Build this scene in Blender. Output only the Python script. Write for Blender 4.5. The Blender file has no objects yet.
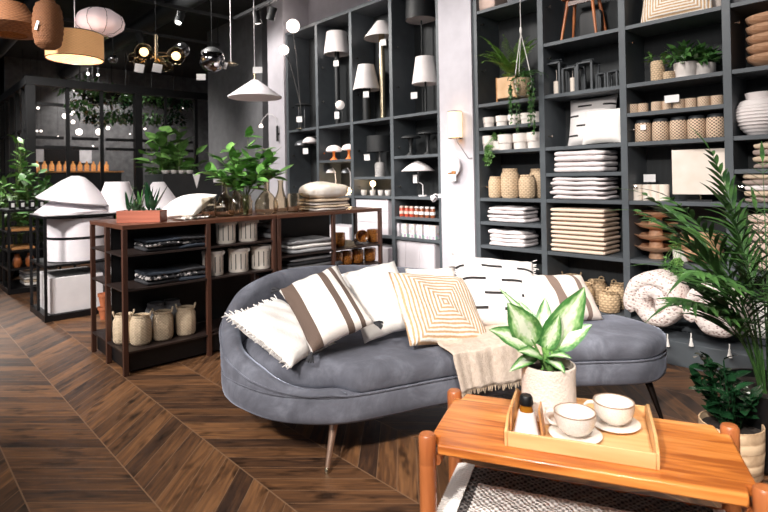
import bpy, math, random
from mathutils import Vector, Matrix, Euler
random.seed(7)
R = math.radians
scene = bpy.context.scene
# ------------------------------------------------------------------ camera
CH=1.3; F=538.15; HY=173.13; ROLL=.01702; YAW=.8183; PITCH=.00933
cd = bpy.data.cameras.new('camera'); cam = bpy.data.objects.new('camera', cd); scene.collection.objects.link(cam)
cd.sensor_width = 36; cd.sensor_fit = 'HORIZONTAL'; cd.lens = F/768*36; cd.shift_y = -(256-HY)/768
cam.matrix_world = Matrix.Translation((0,0,CH)) @ Matrix.Rotation(YAW,4,'Z') @ Matrix.Rotation(R(90)+PITCH,4,'X') @ Matrix.Rotation(-ROLL,4,'Z')
cd.clip_end = 100
cd.dof.use_dof = True; cd.dof.focus_distance = 2.9; cd.dof.aperture_fstop = 3.5
scene.camera = cam
# ------------------------------------------------------------------ light
w = bpy.data.worlds.new('world'); scene.world = w; w.use_nodes = True
w.node_tree.nodes['Background'].inputs[0].default_value = (.90,.93,1,1)
w.node_tree.nodes['Background'].inputs[1].default_value = .22
def spot(loc, to, power, size=70, rad=.12, col=(1,.95,.90), blend=.6):
    l = bpy.data.lights.new('spot_light','SPOT'); l.energy = power; l.spot_size = R(size); l.spot_blend = blend
    l.shadow_soft_size = rad; l.color = col
    o = bpy.data.objects.new('spot_light', l); scene.collection.objects.link(o); o.location = loc
    o.rotation_euler = (Vector(to)-Vector(loc)).to_track_quat('-Z','Y').to_euler()
def area(loc, to, power, sx, sy, col=(1,.96,.93)):
    l = bpy.data.lights.new('area_light','AREA'); l.energy = power; l.shape='RECTANGLE'; l.size = sx; l.size_y = sy; l.color = col
    o = bpy.data.objects.new('area_light', l); scene.collection.objects.link(o); o.location = loc
    o.rotation_euler = (Vector(to)-Vector(loc)).to_track_quat('-Z','Y').to_euler()
spot((-.22,-1.94,3.3), (-1.75,2.35,.3), 640, 50, .14)
spot((-3.0,-2.2,3.4), (-3.5,1.9,.5), 420, 42, .2)
spot((-4.4,-1.6,3.3), (-4.9,1.9,.5), 520, 60, .2)
spot((-1.6,1.6,3.7), (-.9,4.3,1.0), 170, 85, .2)
spot((-3.2,1.7,3.7), (-2.3,4.3,1.2), 180, 85, .25)
spot((-5.4,1.8,3.7), (-4.4,4.3,1.7), 310, 85, .25)
spot((-6.9,1.9,3.7), (-5.9,4.3,1.8), 310, 85, .25)
spot((-4.4,-.8,3.6), (-6.6,1.7,.5), 420, 60, .25)
spot((-8.2,.8,3.6), (-9.6,2.6,.9), 520, 90, .25)
spot((.6,.0,3.3), (-.75,1.9,.45), 380, 46, .16, (1,.93,.86))
spot((-3.0,.1,3.5), (-4.1,2.7,1.05), 400, 50, .2)
spot((.3,1.4,3.6), (-.85,3.45,0), 240, 42, .15)
area((-1.2,-1.2,3.4), (-1.8,2.4,.6), 60, 3.0, 1.2)
scene.view_settings.view_transform = 'Standard'; scene.view_settings.look = 'None'
scene.view_settings.gamma = 1; scene.view_settings.use_curve_mapping = False
scene.view_settings.exposure = 0.35
# ------------------------------------------------------------------ measuring helpers: where a sight line meets a real plane
def ray(px,py):
    a=(px-384)/F; b=(HY-py)/F
    c,s=math.cos(ROLL),math.sin(ROLL); u=a*c+b*s; v=-a*s+b*c; d=1.
    c,s=math.cos(PITCH),math.sin(PITCH); d,v=d*c-v*s,d*s+v*c
    cy,sy=math.cos(YAW),math.sin(YAW)
    return (u*cy-d*sy,u*sy+d*cy,v)
def atz(px,py,z=0):
    r=ray(px,py); t=(z-CH)/r[2]; return Vector((r[0]*t,r[1]*t,z))
def aty(px,py,y):
    r=ray(px,py); t=y/r[1]; return Vector((r[0]*t,y,CH+r[2]*t))
def atx(px,py,x):
    r=ray(px,py); t=x/r[0]; return Vector((x,r[1]*t,CH+r[2]*t))
def atd(px,py,d):
    r=ray(px,py); return Vector((r[0]*d,r[1]*d,CH+r[2]*d))
# ------------------------------------------------------------------ materials
def lin(c): return tuple(((v/255)/12.92 if v/255<=.04045 else ((v/255+.055)/1.055)**2.4) for v in c)+(1,)
MATS={}
def newmat(name):
    m=bpy.data.materials.new(name); m.use_nodes=True; nt=m.node_tree; b=nt.nodes['Principled BSDF']; MATS[name]=m
    return m,nt,b
def N(nt,t,**kw):
    n=nt.nodes.new(t)
    for k,v in kw.items(): setattr(n,k,v)
    return n
def mth(nt,op,a,b=None,c=None):
    n=nt.nodes.new('ShaderNodeMath'); n.operation=op
    for i,v in enumerate((a,b,c)):
        if v is None: continue
        if isinstance(v,(int,float)): n.inputs[i].default_value=v
        else: nt.links.new(v,n.inputs[i])
    return n.outputs[0]
def ramp(nt,fac,stops,interp='LINEAR'):
    n=nt.nodes.new('ShaderNodeValToRGB'); r=n.color_ramp; r.interpolation=interp
    while len(r.elements)<len(stops): r.elements.new(.5)
    for e,(p,c) in zip(r.elements,stops): e.position=p; e.color=lin(c)
    nt.links.new(fac,n.inputs[0]); return n.outputs[0]
def coords(nt,kind='Object',scale=(1,1,1)):
    t=nt.nodes.new('ShaderNodeTexCoord'); mp=nt.nodes.new('ShaderNodeMapping'); mp.inputs['Scale'].default_value=scale
    nt.links.new(t.outputs[kind],mp.inputs[0]); return mp.outputs[0]
def mixc(nt,f,a,b):
    n=nt.nodes.new('ShaderNodeMix'); n.data_type='RGBA'
    for sock,v in ((n.inputs[0],f),(n.inputs[6],a),(n.inputs[7],b)):
        if isinstance(v,(int,float)): sock.default_value=v
        elif isinstance(v,tuple): sock.default_value=v
        else: nt.links.new(v,sock)
    return n.outputs[2]
def addbump(nt,b,h,strength=.3,dist=.01):
    n=nt.nodes.new('ShaderNodeBump'); n.inputs['Strength'].default_value=strength; n.inputs['Distance'].default_value=dist
    nt.links.new(h,n.inputs['Height']); nt.links.new(n.outputs[0],b.inputs['Normal'])
def mat(name,c1,c2=None,rough=.6,metal=0,scale=(8,8,8),nscale=1,bump=0,bscale=60,detail=4,emit=0,ec=None,sheen=0,trans=0,ior=1.45,sss=0,coat=0):
    m,nt,b=newmat(name)
    b.inputs['Roughness'].default_value=rough; b.inputs['Metallic'].default_value=metal
    b.inputs['Base Color'].default_value=lin(c1)
    n=N(nt,'ShaderNodeTexNoise'); n.inputs['Scale'].default_value=nscale; n.inputs['Detail'].default_value=detail
    nt.links.new(coords(nt,'Object',scale),n.inputs['Vector'])
    c2=c2 or tuple(v*.9 for v in c1)
    nt.links.new(ramp(nt,n.outputs['Fac'],[(.32,c2),(.68,c1)]),b.inputs['Base Color'])
    if bump:
        n2=N(nt,'ShaderNodeTexNoise'); n2.inputs['Scale'].default_value=bscale; n2.inputs['Detail'].default_value=3
        nt.links.new(coords(nt),n2.inputs['Vector']); addbump(nt,b,n2.outputs['Fac'],bump)
    if emit:
        b.inputs['Emission Color'].default_value=lin(ec or c1); b.inputs['Emission Strength'].default_value=emit
    if sheen: b.inputs['Sheen Weight'].default_value=sheen; b.inputs['Sheen Roughness'].default_value=.4
    if trans: b.inputs['Transmission Weight'].default_value=trans; b.inputs['IOR'].default_value=ior
    if coat: b.inputs['Coat Weight'].default_value=coat
    return m
def wood(name,c1,c2,axis='x',rough=.4,freq=22,stripe=0):
    m,nt,b=newmat(name); s={'x':(1.2,freq,freq),'y':(freq,1.2,freq),'z':(freq,freq,1.2)}[axis]
    n=N(nt,'ShaderNodeTexNoise'); n.inputs['Scale'].default_value=1.6; n.inputs['Detail'].default_value=6; n.inputs['Distortion'].default_value=.6
    nt.links.new(coords(nt,'Object',s),n.inputs['Vector'])
    nt.links.new(ramp(nt,n.outputs['Fac'],[(.3,c2),(.7,c1)]),b.inputs['Base Color'])
    b.inputs['Roughness'].default_value=rough; addbump(nt,b,n.outputs['Fac'],.08)
    return m
def floor_mat():
    m,nt,b=newmat('chevron_oak'); L=nt.links
    t=N(nt,'ShaderNodeTexCoord'); sp=N(nt,'ShaderNodeSeparateXYZ'); L.new(t.outputs['Object'],sp.inputs[0])
    x,y=sp.outputs[0],sp.outputs[1]
    D=.3782
    tt=mth(nt,'DIVIDE',mth(nt,'SUBTRACT',y,.4259-D),D); col=mth(nt,'FLOOR',tt)
    par=mth(nt,'FLOORED_MODULO',col,2); s=mth(nt,'SUBTRACT',1,mth(nt,'MULTIPLY',par,2))
    ys=mth(nt,'SUBTRACT',y,.4259+2*D)
    q=mth(nt,'ADD',mth(nt,'ADD',x,mth(nt,'MULTIPLY',s,ys)),2.0)
    r=mth(nt,'SUBTRACT',x,mth(nt,'MULTIPLY',s,ys))
    P=D/3; qq=mth(nt,'DIVIDE',q,P); idx=mth(nt,'FLOOR',qq); fr=mth(nt,'FRACT',qq)
    cmb=N(nt,'ShaderNodeCombineXYZ'); L.new(idx,cmb.inputs[0]); L.new(col,cmb.inputs[1])
    wn=N(nt,'ShaderNodeTexWhiteNoise',noise_dimensions='2D'); L.new(cmb.outputs[0],wn.inputs['Vector'])
    g=N(nt,'ShaderNodeCombineXYZ'); L.new(mth(nt,'MULTIPLY',r,1.5),g.inputs[0]); L.new(mth(nt,'ADD',mth(nt,'MULTIPLY',q,16),mth(nt,'MULTIPLY',wn.outputs['Value'],40)),g.inputs[1]); L.new(mth(nt,'MULTIPLY',col,7.3),g.inputs[2])
    n=N(nt,'ShaderNodeTexNoise'); n.inputs['Scale'].default_value=1.6; n.inputs['Detail'].default_value=7; n.inputs['Distortion'].default_value=1.1; L.new(g.outputs[0],n.inputs['Vector'])
    k=N(nt,'ShaderNodeTexNoise'); k.inputs['Scale'].default_value=2.4; k.inputs['Detail'].default_value=2
    g2=N(nt,'ShaderNodeCombineXYZ'); L.new(mth(nt,'MULTIPLY',r,1.6),g2.inputs[0]); L.new(mth(nt,'MULTIPLY',q,5),g2.inputs[1]); L.new(wn.outputs['Value'],g2.inputs[2]); L.new(g2.outputs[0],k.inputs['Vector'])
    v=mth(nt,'ADD',mth(nt,'MULTIPLY',wn.outputs['Value'],.30),mth(nt,'MULTIPLY',n.outputs['Fac'],.74))
    c=ramp(nt,v,[(.16,(36,26,21)),(.36,(62,43,32)),(.58,(104,71,46)),(.84,(150,105,67))])
    knot=ramp(nt,k.outputs['Fac'],[(.28,(60,54,50)),(.44,(255,255,255))])
    mx=N(nt,'ShaderNodeMix'); mx.data_type='RGBA'; mx.blend_type='MULTIPLY'; mx.inputs[0].default_value=.85; L.new(c,mx.inputs[6]); L.new(knot,mx.inputs[7]); c=mx.outputs[2]
    e1=mth(nt,'MINIMUM',fr,mth(nt,'SUBTRACT',1,fr)); l1=mth(nt,'LESS_THAN',e1,.020)
    ft=mth(nt,'FRACT',tt); e2=mth(nt,'MINIMUM',ft,mth(nt,'SUBTRACT',1,ft)); l2=mth(nt,'LESS_THAN',e2,.0075)
    ln=mth(nt,'MAXIMUM',mth(nt,'MULTIPLY',l1,.75),mth(nt,'MULTIPLY',l2,.85))
    c=mixc(nt,ln,c,lin((132,102,78))); L.new(c,b.inputs['Base Color'])
    rr=mth(nt,'ADD',.34,mth(nt,'MULTIPLY',n.outputs['Fac'],.22)); L.new(rr,b.inputs['Roughness'])
    b.inputs['Specular IOR Level'].default_value=.5
    addbump(nt,b,mth(nt,'SUBTRACT',mth(nt,'MULTIPLY',n.outputs['Fac'],.25),ln),.25,.003)
    return m
def velvet():
    m,nt,b=newmat('grey_velvet')
    n=N(nt,'ShaderNodeTexNoise'); n.inputs['Scale'].default_value=5; n.inputs['Detail'].default_value=7; n.inputs['Roughness'].default_value=.65; n.inputs['Distortion'].default_value=.5
    nt.links.new(coords(nt),n.inputs['Vector'])
    nt.links.new(ramp(nt,n.outputs['Fac'],[(.25,(74,75,82)),(.5,(98,99,108)),(.75,(130,133,144))]),b.inputs['Base Color'])
    b.inputs['Roughness'].default_value=.75; b.inputs['Sheen Weight'].default_value=.9; b.inputs['Sheen Roughness'].default_value=.35
    b.inputs['Sheen Tint'].default_value=lin((190,198,218)); b.inputs['Specular IOR Level'].default_value=.15
    n2=N(nt,'ShaderNodeTexNoise'); n2.inputs['Scale'].default_value=14; n2.inputs['Detail'].default_value=4; nt.links.new(coords(nt),n2.inputs['Vector'])
    addbump(nt,b,n2.outputs['Fac'],.25,.01)
    return m
def banded(name,base,dark,bands,axis=0,rough=.85,bump=.3,period=0):
    """bands: [(from,to)] in metres along a local axis"""
    m,nt,b=newmat(name); sp=N(nt,'ShaderNodeSeparateXYZ'); nt.links.new(coords(nt),sp.inputs[0]); v=sp.outputs[axis]
    if period: v=mth(nt,'FLOORED_MODULO',v,period)
    f=None
    for a,c in bands:
        k=mth(nt,'MULTIPLY',mth(nt,'GREATER_THAN',v,a),mth(nt,'LESS_THAN',v,c)); f=k if f is None else mth(nt,'MAXIMUM',f,k)
    nt.links.new(mixc(nt,f,lin(base),lin(dark)),b.inputs['Base Color']); b.inputs['Roughness'].default_value=rough
    n2=N(nt,'ShaderNodeTexNoise'); n2.inputs['Scale'].default_value=160; nt.links.new(coords(nt),n2.inputs['Vector']); addbump(nt,b,n2.outputs['Fac'],bump)
    return m
def woven(name,c1,c2,sx=60,sz=60,rough=.8,strength=.6,holes=False):
    """basket weave on any upright surface"""
    m,nt,b=newmat(name); sp=N(nt,'ShaderNodeSeparateXYZ'); nt.links.new(coords(nt),sp.inputs[0])
    ang=mth(nt,'ARCTAN2',sp.outputs[1],sp.outputs[0])
    a=mth(nt,'SINE',mth(nt,'MULTIPLY',ang,sx)); z=mth(nt,'MULTIPLY',sp.outputs[2],sz)
    zz=mth(nt,'SINE',z); w_=mth(nt,'ADD',mth(nt,'MULTIPLY',mth(nt,'ADD',mth(nt,'MULTIPLY',a,zz),1),.3),mth(nt,'MULTIPLY',mth(nt,'ABSOLUTE',zz),.4))
    n=N(nt,'ShaderNodeTexNoise'); n.inputs['Scale'].default_value=40; nt.links.new(coords(nt),n.inputs['Vector'])
    f=mth(nt,'ADD',mth(nt,'MULTIPLY',w_,.75),mth(nt,'MULTIPLY',n.outputs['Fac'],.3))
    nt.links.new(ramp(nt,f,[(.2,c2),(.6,c1)]),b.inputs['Base Color']); b.inputs['Roughness'].default_value=rough
    addbump(nt,b,f,strength,.01)
    return m
# ------------------------------------------------------------------ mesh helpers
C=scene.collection
class MB:
    def __init__(s): s.v=[]; s.f=[]; s.mi=[]; s.cur=0
    def add(s,vs,fs,T=None):
        o=len(s.v); s.v+= [tuple(T@Vector(v)) if T else tuple(v) for v in vs]
        s.f+=[tuple(i+o for i in f) for f in fs]; s.mi+=[s.cur]*len(fs); return s
    def box(s,x0,x1,y0,y1,z0,z1,T=None,taper=0):
        t=taper
        vs=[(x0,y0,z0),(x1,y0,z0),(x1,y1,z0),(x0,y1,z0),(x0+t,y0+t,z1),(x1-t,y0+t,z1),(x1-t,y1-t,z1),(x0+t,y1-t,z1)]
        return s.add(vs,[(0,3,2,1),(4,5,6,7),(0,1,5,4),(1,2,6,5),(2,3,7,6),(3,0,4,7)],T)
    def cbox(s,c,d,T=None): return s.box(c[0]-d[0]/2,c[0]+d[0]/2,c[1]-d[1]/2,c[1]+d[1]/2,c[2]-d[2]/2,c[2]+d[2]/2,T)
    def lathe(s,prof,n=24,T=None,fn=None,closed=False,cap=True):
        vs=[];fs=[]
        for (r,z) in prof:
            for j in range(n):
                a=2*math.pi*j/n; k=fn(a,z) if fn else 1
                vs.append((r*k*math.cos(a),r*k*math.sin(a),z))
        m=len(prof)
        for i in range(m-1):
            for j in range(n): a=i*n+j; b=i*n+(j+1)%n; fs.append((a,b,b+n,a+n))
        if closed:
            for j in range(n): a=(m-1)*n+j; b=(m-1)*n+(j+1)%n; fs.append((a,b,(j+1)%n,j))
        elif cap:
            if prof[0][0]>1e-6: fs.append(tuple(range(n))[::-1])
            if prof[-1][0]>1e-6: fs.append(tuple(range((m-1)*n,m*n)))
        return s.add(vs,fs,T)
    def shell(s,prof,th,n=24,T=None,fn=None):
        """open vessel: outer profile from the foot up, then back down inside to the bottom"""
        inner=[(max(r-th,.0005),z if i else z+th) for i,(r,z) in enumerate(prof)]
        return s.lathe([(.0005,prof[0][1])]+prof+inner[::-1]+[(.0005,prof[0][1]+th)],n,T,fn)
    def tube(s,pts,r,n=8,T=None,cap=True):
        pts=[Vector(p) for p in pts]; rs=r if isinstance(r,(list,tuple)) else [r]*len(pts)
        vs=[];fs=[]; prev=None
        for i,p in enumerate(pts):
            d=(pts[min(i+1,len(pts)-1)]-pts[max(i-1,0)]); d=d.normalized() if d.length>1e-9 else Vector((0,0,1))
            if prev is None: u=d.orthogonal().normalized()
            else:
                u=prev-d*prev.dot(d); u=u.normalized() if u.length>1e-6 else d.orthogonal().normalized()
            prev=u; v=d.cross(u)
            for j in range(n):
                a=2*math.pi*j/n; vs.append(p+(u*math.cos(a)+v*math.sin(a))*rs[i])
        for i in range(len(pts)-1):
            for j in range(n): a=i*n+j; b=i*n+(j+1)%n; fs.append((a,b,b+n,a+n))
        if cap: fs+= [tuple(range(n))[::-1],tuple(range((len(pts)-1)*n,len(pts)*n))]
        return s.add(vs,fs,T)
    def grid(s,fn,nu,nv,T=None,wrapu=False):
        vs=[fn(i/nu,j/nv) for j in range(nv+1) for i in range(nu+(0 if wrapu else 1))]
        w_=nu if wrapu else nu+1; fs=[]
        for j in range(nv):
            for i in range(nu):
                a=j*w_+i; b=j*w_+(i+1)%w_; fs.append((a,b,b+w_,a+w_))
        return s.add(vs,fs,T)
    def prism(s,poly,z0,z1,T=None):
        n=len(poly); vs=[(p[0],p[1],z0) for p in poly]+[(p[0],p[1],z1) for p in poly]
        fs=[tuple(range(n))[::-1],tuple(range(n,2*n))]+[(i,(i+1)%n,(i+1)%n+n,i+n) for i in range(n)]
        return s.add(vs,fs,T)
    def sphere(s,c,r,n=16,T=None,sz=1):
        prof=[(r*math.sin(math.pi*i/(n//2)) if 0<i<n//2 else 0.0001,-r*sz*math.cos(math.pi*i/(n//2))) for i in range(n//2+1)]
        M_=Matrix.Translation(c); return s.lathe(prof,n,(T@M_) if T else M_)
    def leaf(s,T,L,W,bend=.3,fold=.15,nl=6,wave=0,tipw=.5):
        """a blade along +X from the origin, opened flat in XY"""
        def g(u,v):
            t=v; wd=W*.5*math.sin(math.pi*min(1,(t**tipw)))**.8 if 0<t<1 else W*.02
            a=(u-.5)*2; x=L*t*(1-bend*.25*t); z=-bend*L*t*t*.6+abs(a)*wd*fold+wave*math.sin(t*14+a)*wd
            return (x,a*wd,z)
        return s.grid(g,2,nl,T)
    def build(s,name,m,parent=None,loc=None,rot=None,smooth=True,bevel=0,sub=0,solid=0,auto=40,**props):
        me=bpy.data.meshes.new(name); me.from_pydata(s.v,[],s.f); me.update()
        ms=m if isinstance(m,(list,tuple)) else [m]
        for q in ms: me.materials.append(q)
        if len(ms)>1: me.polygons.foreach_set('material_index',s.mi)
        if smooth:
            me.polygons.foreach_set('use_smooth',[True]*len(me.polygons))
            if auto:
                try: me.set_sharp_from_angle(angle=R(auto))
                except Exception: pass
        o=bpy.data.objects.new(name,me); C.objects.link(o)
        if parent: o.parent=parent
        if loc is not None: o.location=loc
        if rot is not None: o.rotation_euler=rot
        if solid: k=o.modifiers.new('solid','SOLIDIFY'); k.thickness=solid; k.offset=0
        if bevel: k=o.modifiers.new('bevel','BEVEL'); k.width=bevel; k.segments=2; k.limit_method='ANGLE'
        if sub: k=o.modifiers.new('sub','SUBSURF'); k.levels=sub; k.render_levels=sub
        for k,v in props.items(): o[k]=v
        return o
def thing(name,label,cat,loc=(0,0,0),rz=0,group=None,rot=None):
    o=bpy.data.objects.new(name,None); C.objects.link(o); o.location=loc; o.rotation_euler=rot or (0,0,rz)
    o.empty_display_size=.1; o['label']=label; o['category']=cat
    if group: o['group']=group
    return o
def tag(o,label,cat,group=None):
    o['label']=label; o['category']=cat
    if group: o['group']=group
    return o
def copy_tree(o,parent=None):
    c=o.copy(); C.objects.link(c)
    if parent: c.parent=parent
    for ch in list(o.children): copy_tree(ch,c)
    return c
def dup(o,loc,label=None,rz=None,group=None,scale=None):
    c=copy_tree(o); c.location=loc
    if rz is not None: c.rotation_euler=(0,0,rz)
    if label: c['label']=label
    if group: c['group']=group
    if scale: c.scale=(scale,)*3 if isinstance(scale,(int,float)) else scale
    return c
def structure(o): o['kind']='structure'; return o
def RZ(a): return Matrix.Rotation(a,4,'Z')
def TR(x,y,z): return Matrix.Translation((x,y,z))
def basis(o,xa,za):
    """matrix with origin o, local z = za, local x close to xa"""
    z=Vector(za).normalized(); x=Vector(xa); x=(x-z*x.dot(z)).normalized(); y=z.cross(x)
    m=Matrix((x,y,z)).transposed().to_4x4(); m.translation=Vector(o); return m
CR=Vector((math.cos(YAW),math.sin(YAW),0))        # direction along the sales floor, seen left to right
CF=Vector((-math.sin(YAW),math.cos(YAW),0))       # direction into the shop
# ------------------------------------------------------------------ shared materials
M={}
M['floor']=floor_mat(); M['velvet']=velvet()
M['shelf']=mat('shelf_grey',(85,91,96),(77,82,87),rough=.5)
M['shelfback']=mat('shelf_back_dark',(44,47,49),(34,37,39),rough=.65,scale=(30,30,2))
M['whitewall']=mat('white_plaster',(206,202,209),(197,193,200),rough=.9)
M['greywall']=mat('grey_plaster',(124,124,127),(112,112,115),rough=.9)
M['darkwall']=mat('dark_wall',(30,32,33),(22,24,25),rough=.9)
M['ceil']=mat('dark_ceiling',(40,42,44),(30,32,33),rough=.9)
M['black']=mat('black_metal',(22,22,24),(16,16,18),rough=.45,metal=.3)
M['brownframe']=wood('brown_frame_metal',(84,52,40),(56,36,28),'z',.4)
M['brownshelf']=wood('brown_board',(104,64,46),(72,44,32),'y',.35)
M['brass']=mat('brass',(206,192,166),(186,170,142),rough=.25,metal=1)
M['chrome']=mat('chrome',(225,215,205),(200,195,190),rough=.15,metal=1)
M['white']=mat('white_paint',(238,234,236),(230,226,228),rough=.5)
M['offwhite']=mat('off_white_cloth',(244,238,232),(228,218,210),rough=.9,bump=.25,bscale=120)
M['cloth']=mat('white_cloth',(248,244,240),(238,233,228),rough=.9,bump=.25,bscale=90,sheen=.2)
M['beige']=mat('beige_cloth',(216,196,172),(196,174,150),rough=.9,bump=.3,bscale=120)
M['darkcloth']=mat('charcoal_cloth',(58,58,62),(40,40,44),rough=.9,bump=.4,bscale=90)
M['greycloth']=mat('grey_cloth',(150,150,152),(120,120,124),rough=.9,bump=.4,bscale=90)
M['pinkcloth']=mat('dusty_pink_cloth',(226,200,188),(206,180,168),rough=.9,bump=.3,bscale=90)
M['tagpaper']=mat('price_tag_paper',(240,238,238),(232,230,230),rough=.7)
M['soil']=mat('potting_soil',(52,42,36),(28,22,18),rough=1,nscale=8,bump=.6)
M['leaf']=mat('leaf_green',(90,134,70),(46,86,42),rough=.38,nscale=2)
M['leafbright']=mat('leaf_bright_green',(118,160,84),(70,112,56),rough=.4,nscale=2)
M['leafdark']=mat('leaf_dark_green',(30,66,38),(16,42,24),rough=.25,nscale=2)
M['palm']=mat('palm_green',(66,102,48),(28,56,28),rough=.4,nscale=2)
M['stem']=mat('plant_stem',(96,112,58),(70,84,40),rough=.6)
M['wicker']=woven('wicker',(222,194,160),(104,78,56),12,190)
M['ceramic']=mat('white_ceramic',(232,226,222),(222,215,210),rough=.28)
M['wood']=wood('pale_wood',(206,150,96),(172,112,64),'x',.4)
M['terracotta']=mat('terracotta',(200,120,80),(170,96,62),rough=.7)
# ------------------------------------------------------------------ the room
structure(MB().box(-24,5,-6,16,-.05,0).build('floor',M['floor'],smooth=False))
WY=4.21
structure(MB().box(-24,5,-6,16,3.98,4.1).build('ceiling',M['ceil'],smooth=False))
structure(MB().box(-7.0,2.6,WY+.42,WY+.6,0,3.98).build('wall_back',M['whitewall'],smooth=False))
structure(MB().box(2.6,2.75,-6,WY+.6,0,3.98).build('wall_right',M['greywall'],smooth=False))
structure(MB().box(-3.624,-3.207,WY-.02,WY+.42,0,3.98).build('trim_1',M['whitewall'],smooth=False))
structure(MB().box(-6.95,-6.52,WY-.02,WY+.42,0,3.98).build('trim_2',M['whitewall'],smooth=False))
structure(MB().box(-9.2,-7.32,WY+.1,WY+.9,0,3.98).build('trim_3',M['greywall'],smooth=False))
structure(MB().box(-24,-23.8,-6,16,0,3.98).build('wall_left',M['darkwall'],smooth=False))
structure(MB().box(-24,-7,15.8,16,0,3.98).build('wall_far',M['darkwall'],smooth=False))
# ------------------------------------------------------------------ wall shelving
SZ0,SDZ=.179,.225
def sz(k): return SZ0+SDZ*k+.015           # top face of shelf k
BX,BW=-3.18,.705
def shelving(name,label,x0,bays,ks,top,w=BW,face=WY):
    t=thing(name,label,'shelving',(x0,face,0))
    n=len(bays)
    for i in range(n+1): MB().box(i*w-.026,i*w+.026,0,.38,0,top).build('upright',M['shelf'],t,bevel=.002)
    for i,kk in enumerate(ks):
        for k in kk:
            z=SZ0+SDZ*k; MB().box(i*w+.0265,(i+1)*w-.0265,.004,.365,z-.015,z+.015).build('shelf',M['shelf'],t,bevel=.0015)
    MB().box(.0,n*w,.367,.40,.0,top).build('back_panel',M['shelfback'],t)
    for i in range(n): MB().box(i*w+.0265,(i+1)*w-.0265,.02,.04,0,SZ0-.016).build('plinth',M['shelf'],t)
    MB().box(-.026,n*w+.026,0,.38,top+.0005,top+.04).build('top_board',M['shelf'],t)
    # peg clips on the uprights
    for i in range(n):
        for z in (1.2,1.64,2.32,2.77): MB().lathe([(.006,0),(.006,.03),(.012,.03),(.012,.04)],8,TR(i*w+.026,.06,z)@Matrix.Rotation(R(90),4,'Y')).build('shelf_pin',M['chrome'],t)
    return t
shelving('shelving_unit','wide dark grey shelving unit full of textiles, lanterns and baskets right of the white pillar',BX,range(5),
  [(0,2,3,4,6,7,8,12),(0,2,4,5,6,8,10),(0,2,4,6,7,8,10),(0,2,4,5,6,8,10),(0,2,4,6,8,10)],3.4)
LX=-6.475
def lz(k): return sz(k)
shelving('shelving_unit','dark grey shelving unit displaying lamps between the white pillar and the grey column',LX,range(4),
  [(0,8),(0,4,6,8),(0,2,4,5,8),(0,2,3,4,6,8)],3.34,.706)
# ------------------------------------------------------------------ sofa
M['rosebrass']=mat('rose_brass',(216,182,160),(196,160,138),rough=.3,metal=.85)
M['lampdark']=mat('dark_bronze',(52,42,38),(36,30,28),rough=.3,metal=.8)
CT=[(-2.60,1.27,.54),(-2.42,1.225,.47),(-2.16,1.255,.41),(-1.98,1.355,.37),(-1.85,1.50,.345),(-1.76,1.72,0),(-1.71,1.87,0),(-1.60,2.15,0),(-1.48,2.39,0),(-1.40,2.51,0),
 (-1.27,2.665,0),(-1.13,2.83,0),(-1.08,2.98,0),(-1.12,3.14,0),(-1.28,3.24,0),(-1.5,3.27,.36),(-1.85,3.2,.54),(-2.2,3.0,.645),(-2.5,2.65,.695),(-2.72,2.2,.75),(-2.86,1.8,.755),(-2.82,1.5,.70),(-2.72,1.345,.60)]
def crom(P,t):
    n=len(P); i=int(math.floor(t)); f=t-i; p=[P[(i+k-1)%n] for k in range(4)]
    return tuple(.5*(2*b+(c-a)*f+(2*a-5*b+4*c-d)*f*f+(3*b-a-3*c+d)*f**3) for a,b,c,d in zip(*p))
NS=140; n_=len(CT); samp=[crom(CT,i/NS*n_) for i in range(NS)]
def normal(i):
    a=samp[(i-1)%NS]; b=samp[(i+1)%NS]; d=Vector((b[0]-a[0],b[1]-a[1])).normalized(); return Vector((-d.y,d.x))   # inward (path runs anticlockwise)
norm=[normal(i) for i in range(NS)]
def ring(off,z): return [(samp[i][0]+norm[i].x*(off(i) if callable(off) else off),samp[i][1]+norm[i].y*(off(i) if callable(off) else off),z) for i in range(NS)]
def loft(rings,cap0=True,cap1=True):
    m=MB(); vs=[v for r_ in rings for v in r_]; fs=[]
    for k in range(len(rings)-1):
        for i in range(NS): a=k*NS+i; b=k*NS+(i+1)%NS; fs.append((a,b,b+NS,a+NS))
    if cap0: fs.append(tuple(range(NS))[::-1])
    if cap1: fs.append(tuple(range((len(rings)-1)*NS,len(rings)*NS)))
    return m.add(vs,fs)
SO=(-2.0,2.2,0)
sofa=thing('sofa','curved grey velvet chaise sofa with low wraparound back on slim brass legs','sofa',SO)
IS=TR(-SO[0],-SO[1],0)
def ship(m,name,mt,parent,**k):
    m.v=[tuple(IS@Vector(v)) for v in m.v]; return m.build(name,mt,parent,**k)
ship(loft([ring(.05,.212),ring(.018,.217),ring(.004,.235),ring(0,.26),ring(0,.325),ring(.006,.338),ring(.02,.345)]),'base',M['velvet'],sofa,auto=60)
def hh(i): return samp[i][2]
def inset(i):   # the seat stops at the inner face of the back
    h=max(0,min(1,(hh(i)-.30)/.08)); return .10*h
def sr(a,z): return ring(lambda i:inset(i)+a,z)
cx_=sum(s_[0] for s_ in samp)/NS; cy_=sum(s_[1] for s_ in samp)/NS
rs=[sr(.022,.343),sr(.008,.349),sr(.0,.365),sr(-.002,.40),sr(.004,.425),sr(.02,.443),sr(.05,.454),sr(.1,.459)]
ship(loft(rs),'seat_cushion',M['velvet'],sofa,auto=60)
# piping between base and seat
m=MB(); p=ring(.004,.3425); m.tube(p+[p[0],p[1]],.006,6,cap=False); ship(m,'piping',M['velvet'],sofa)
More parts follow.
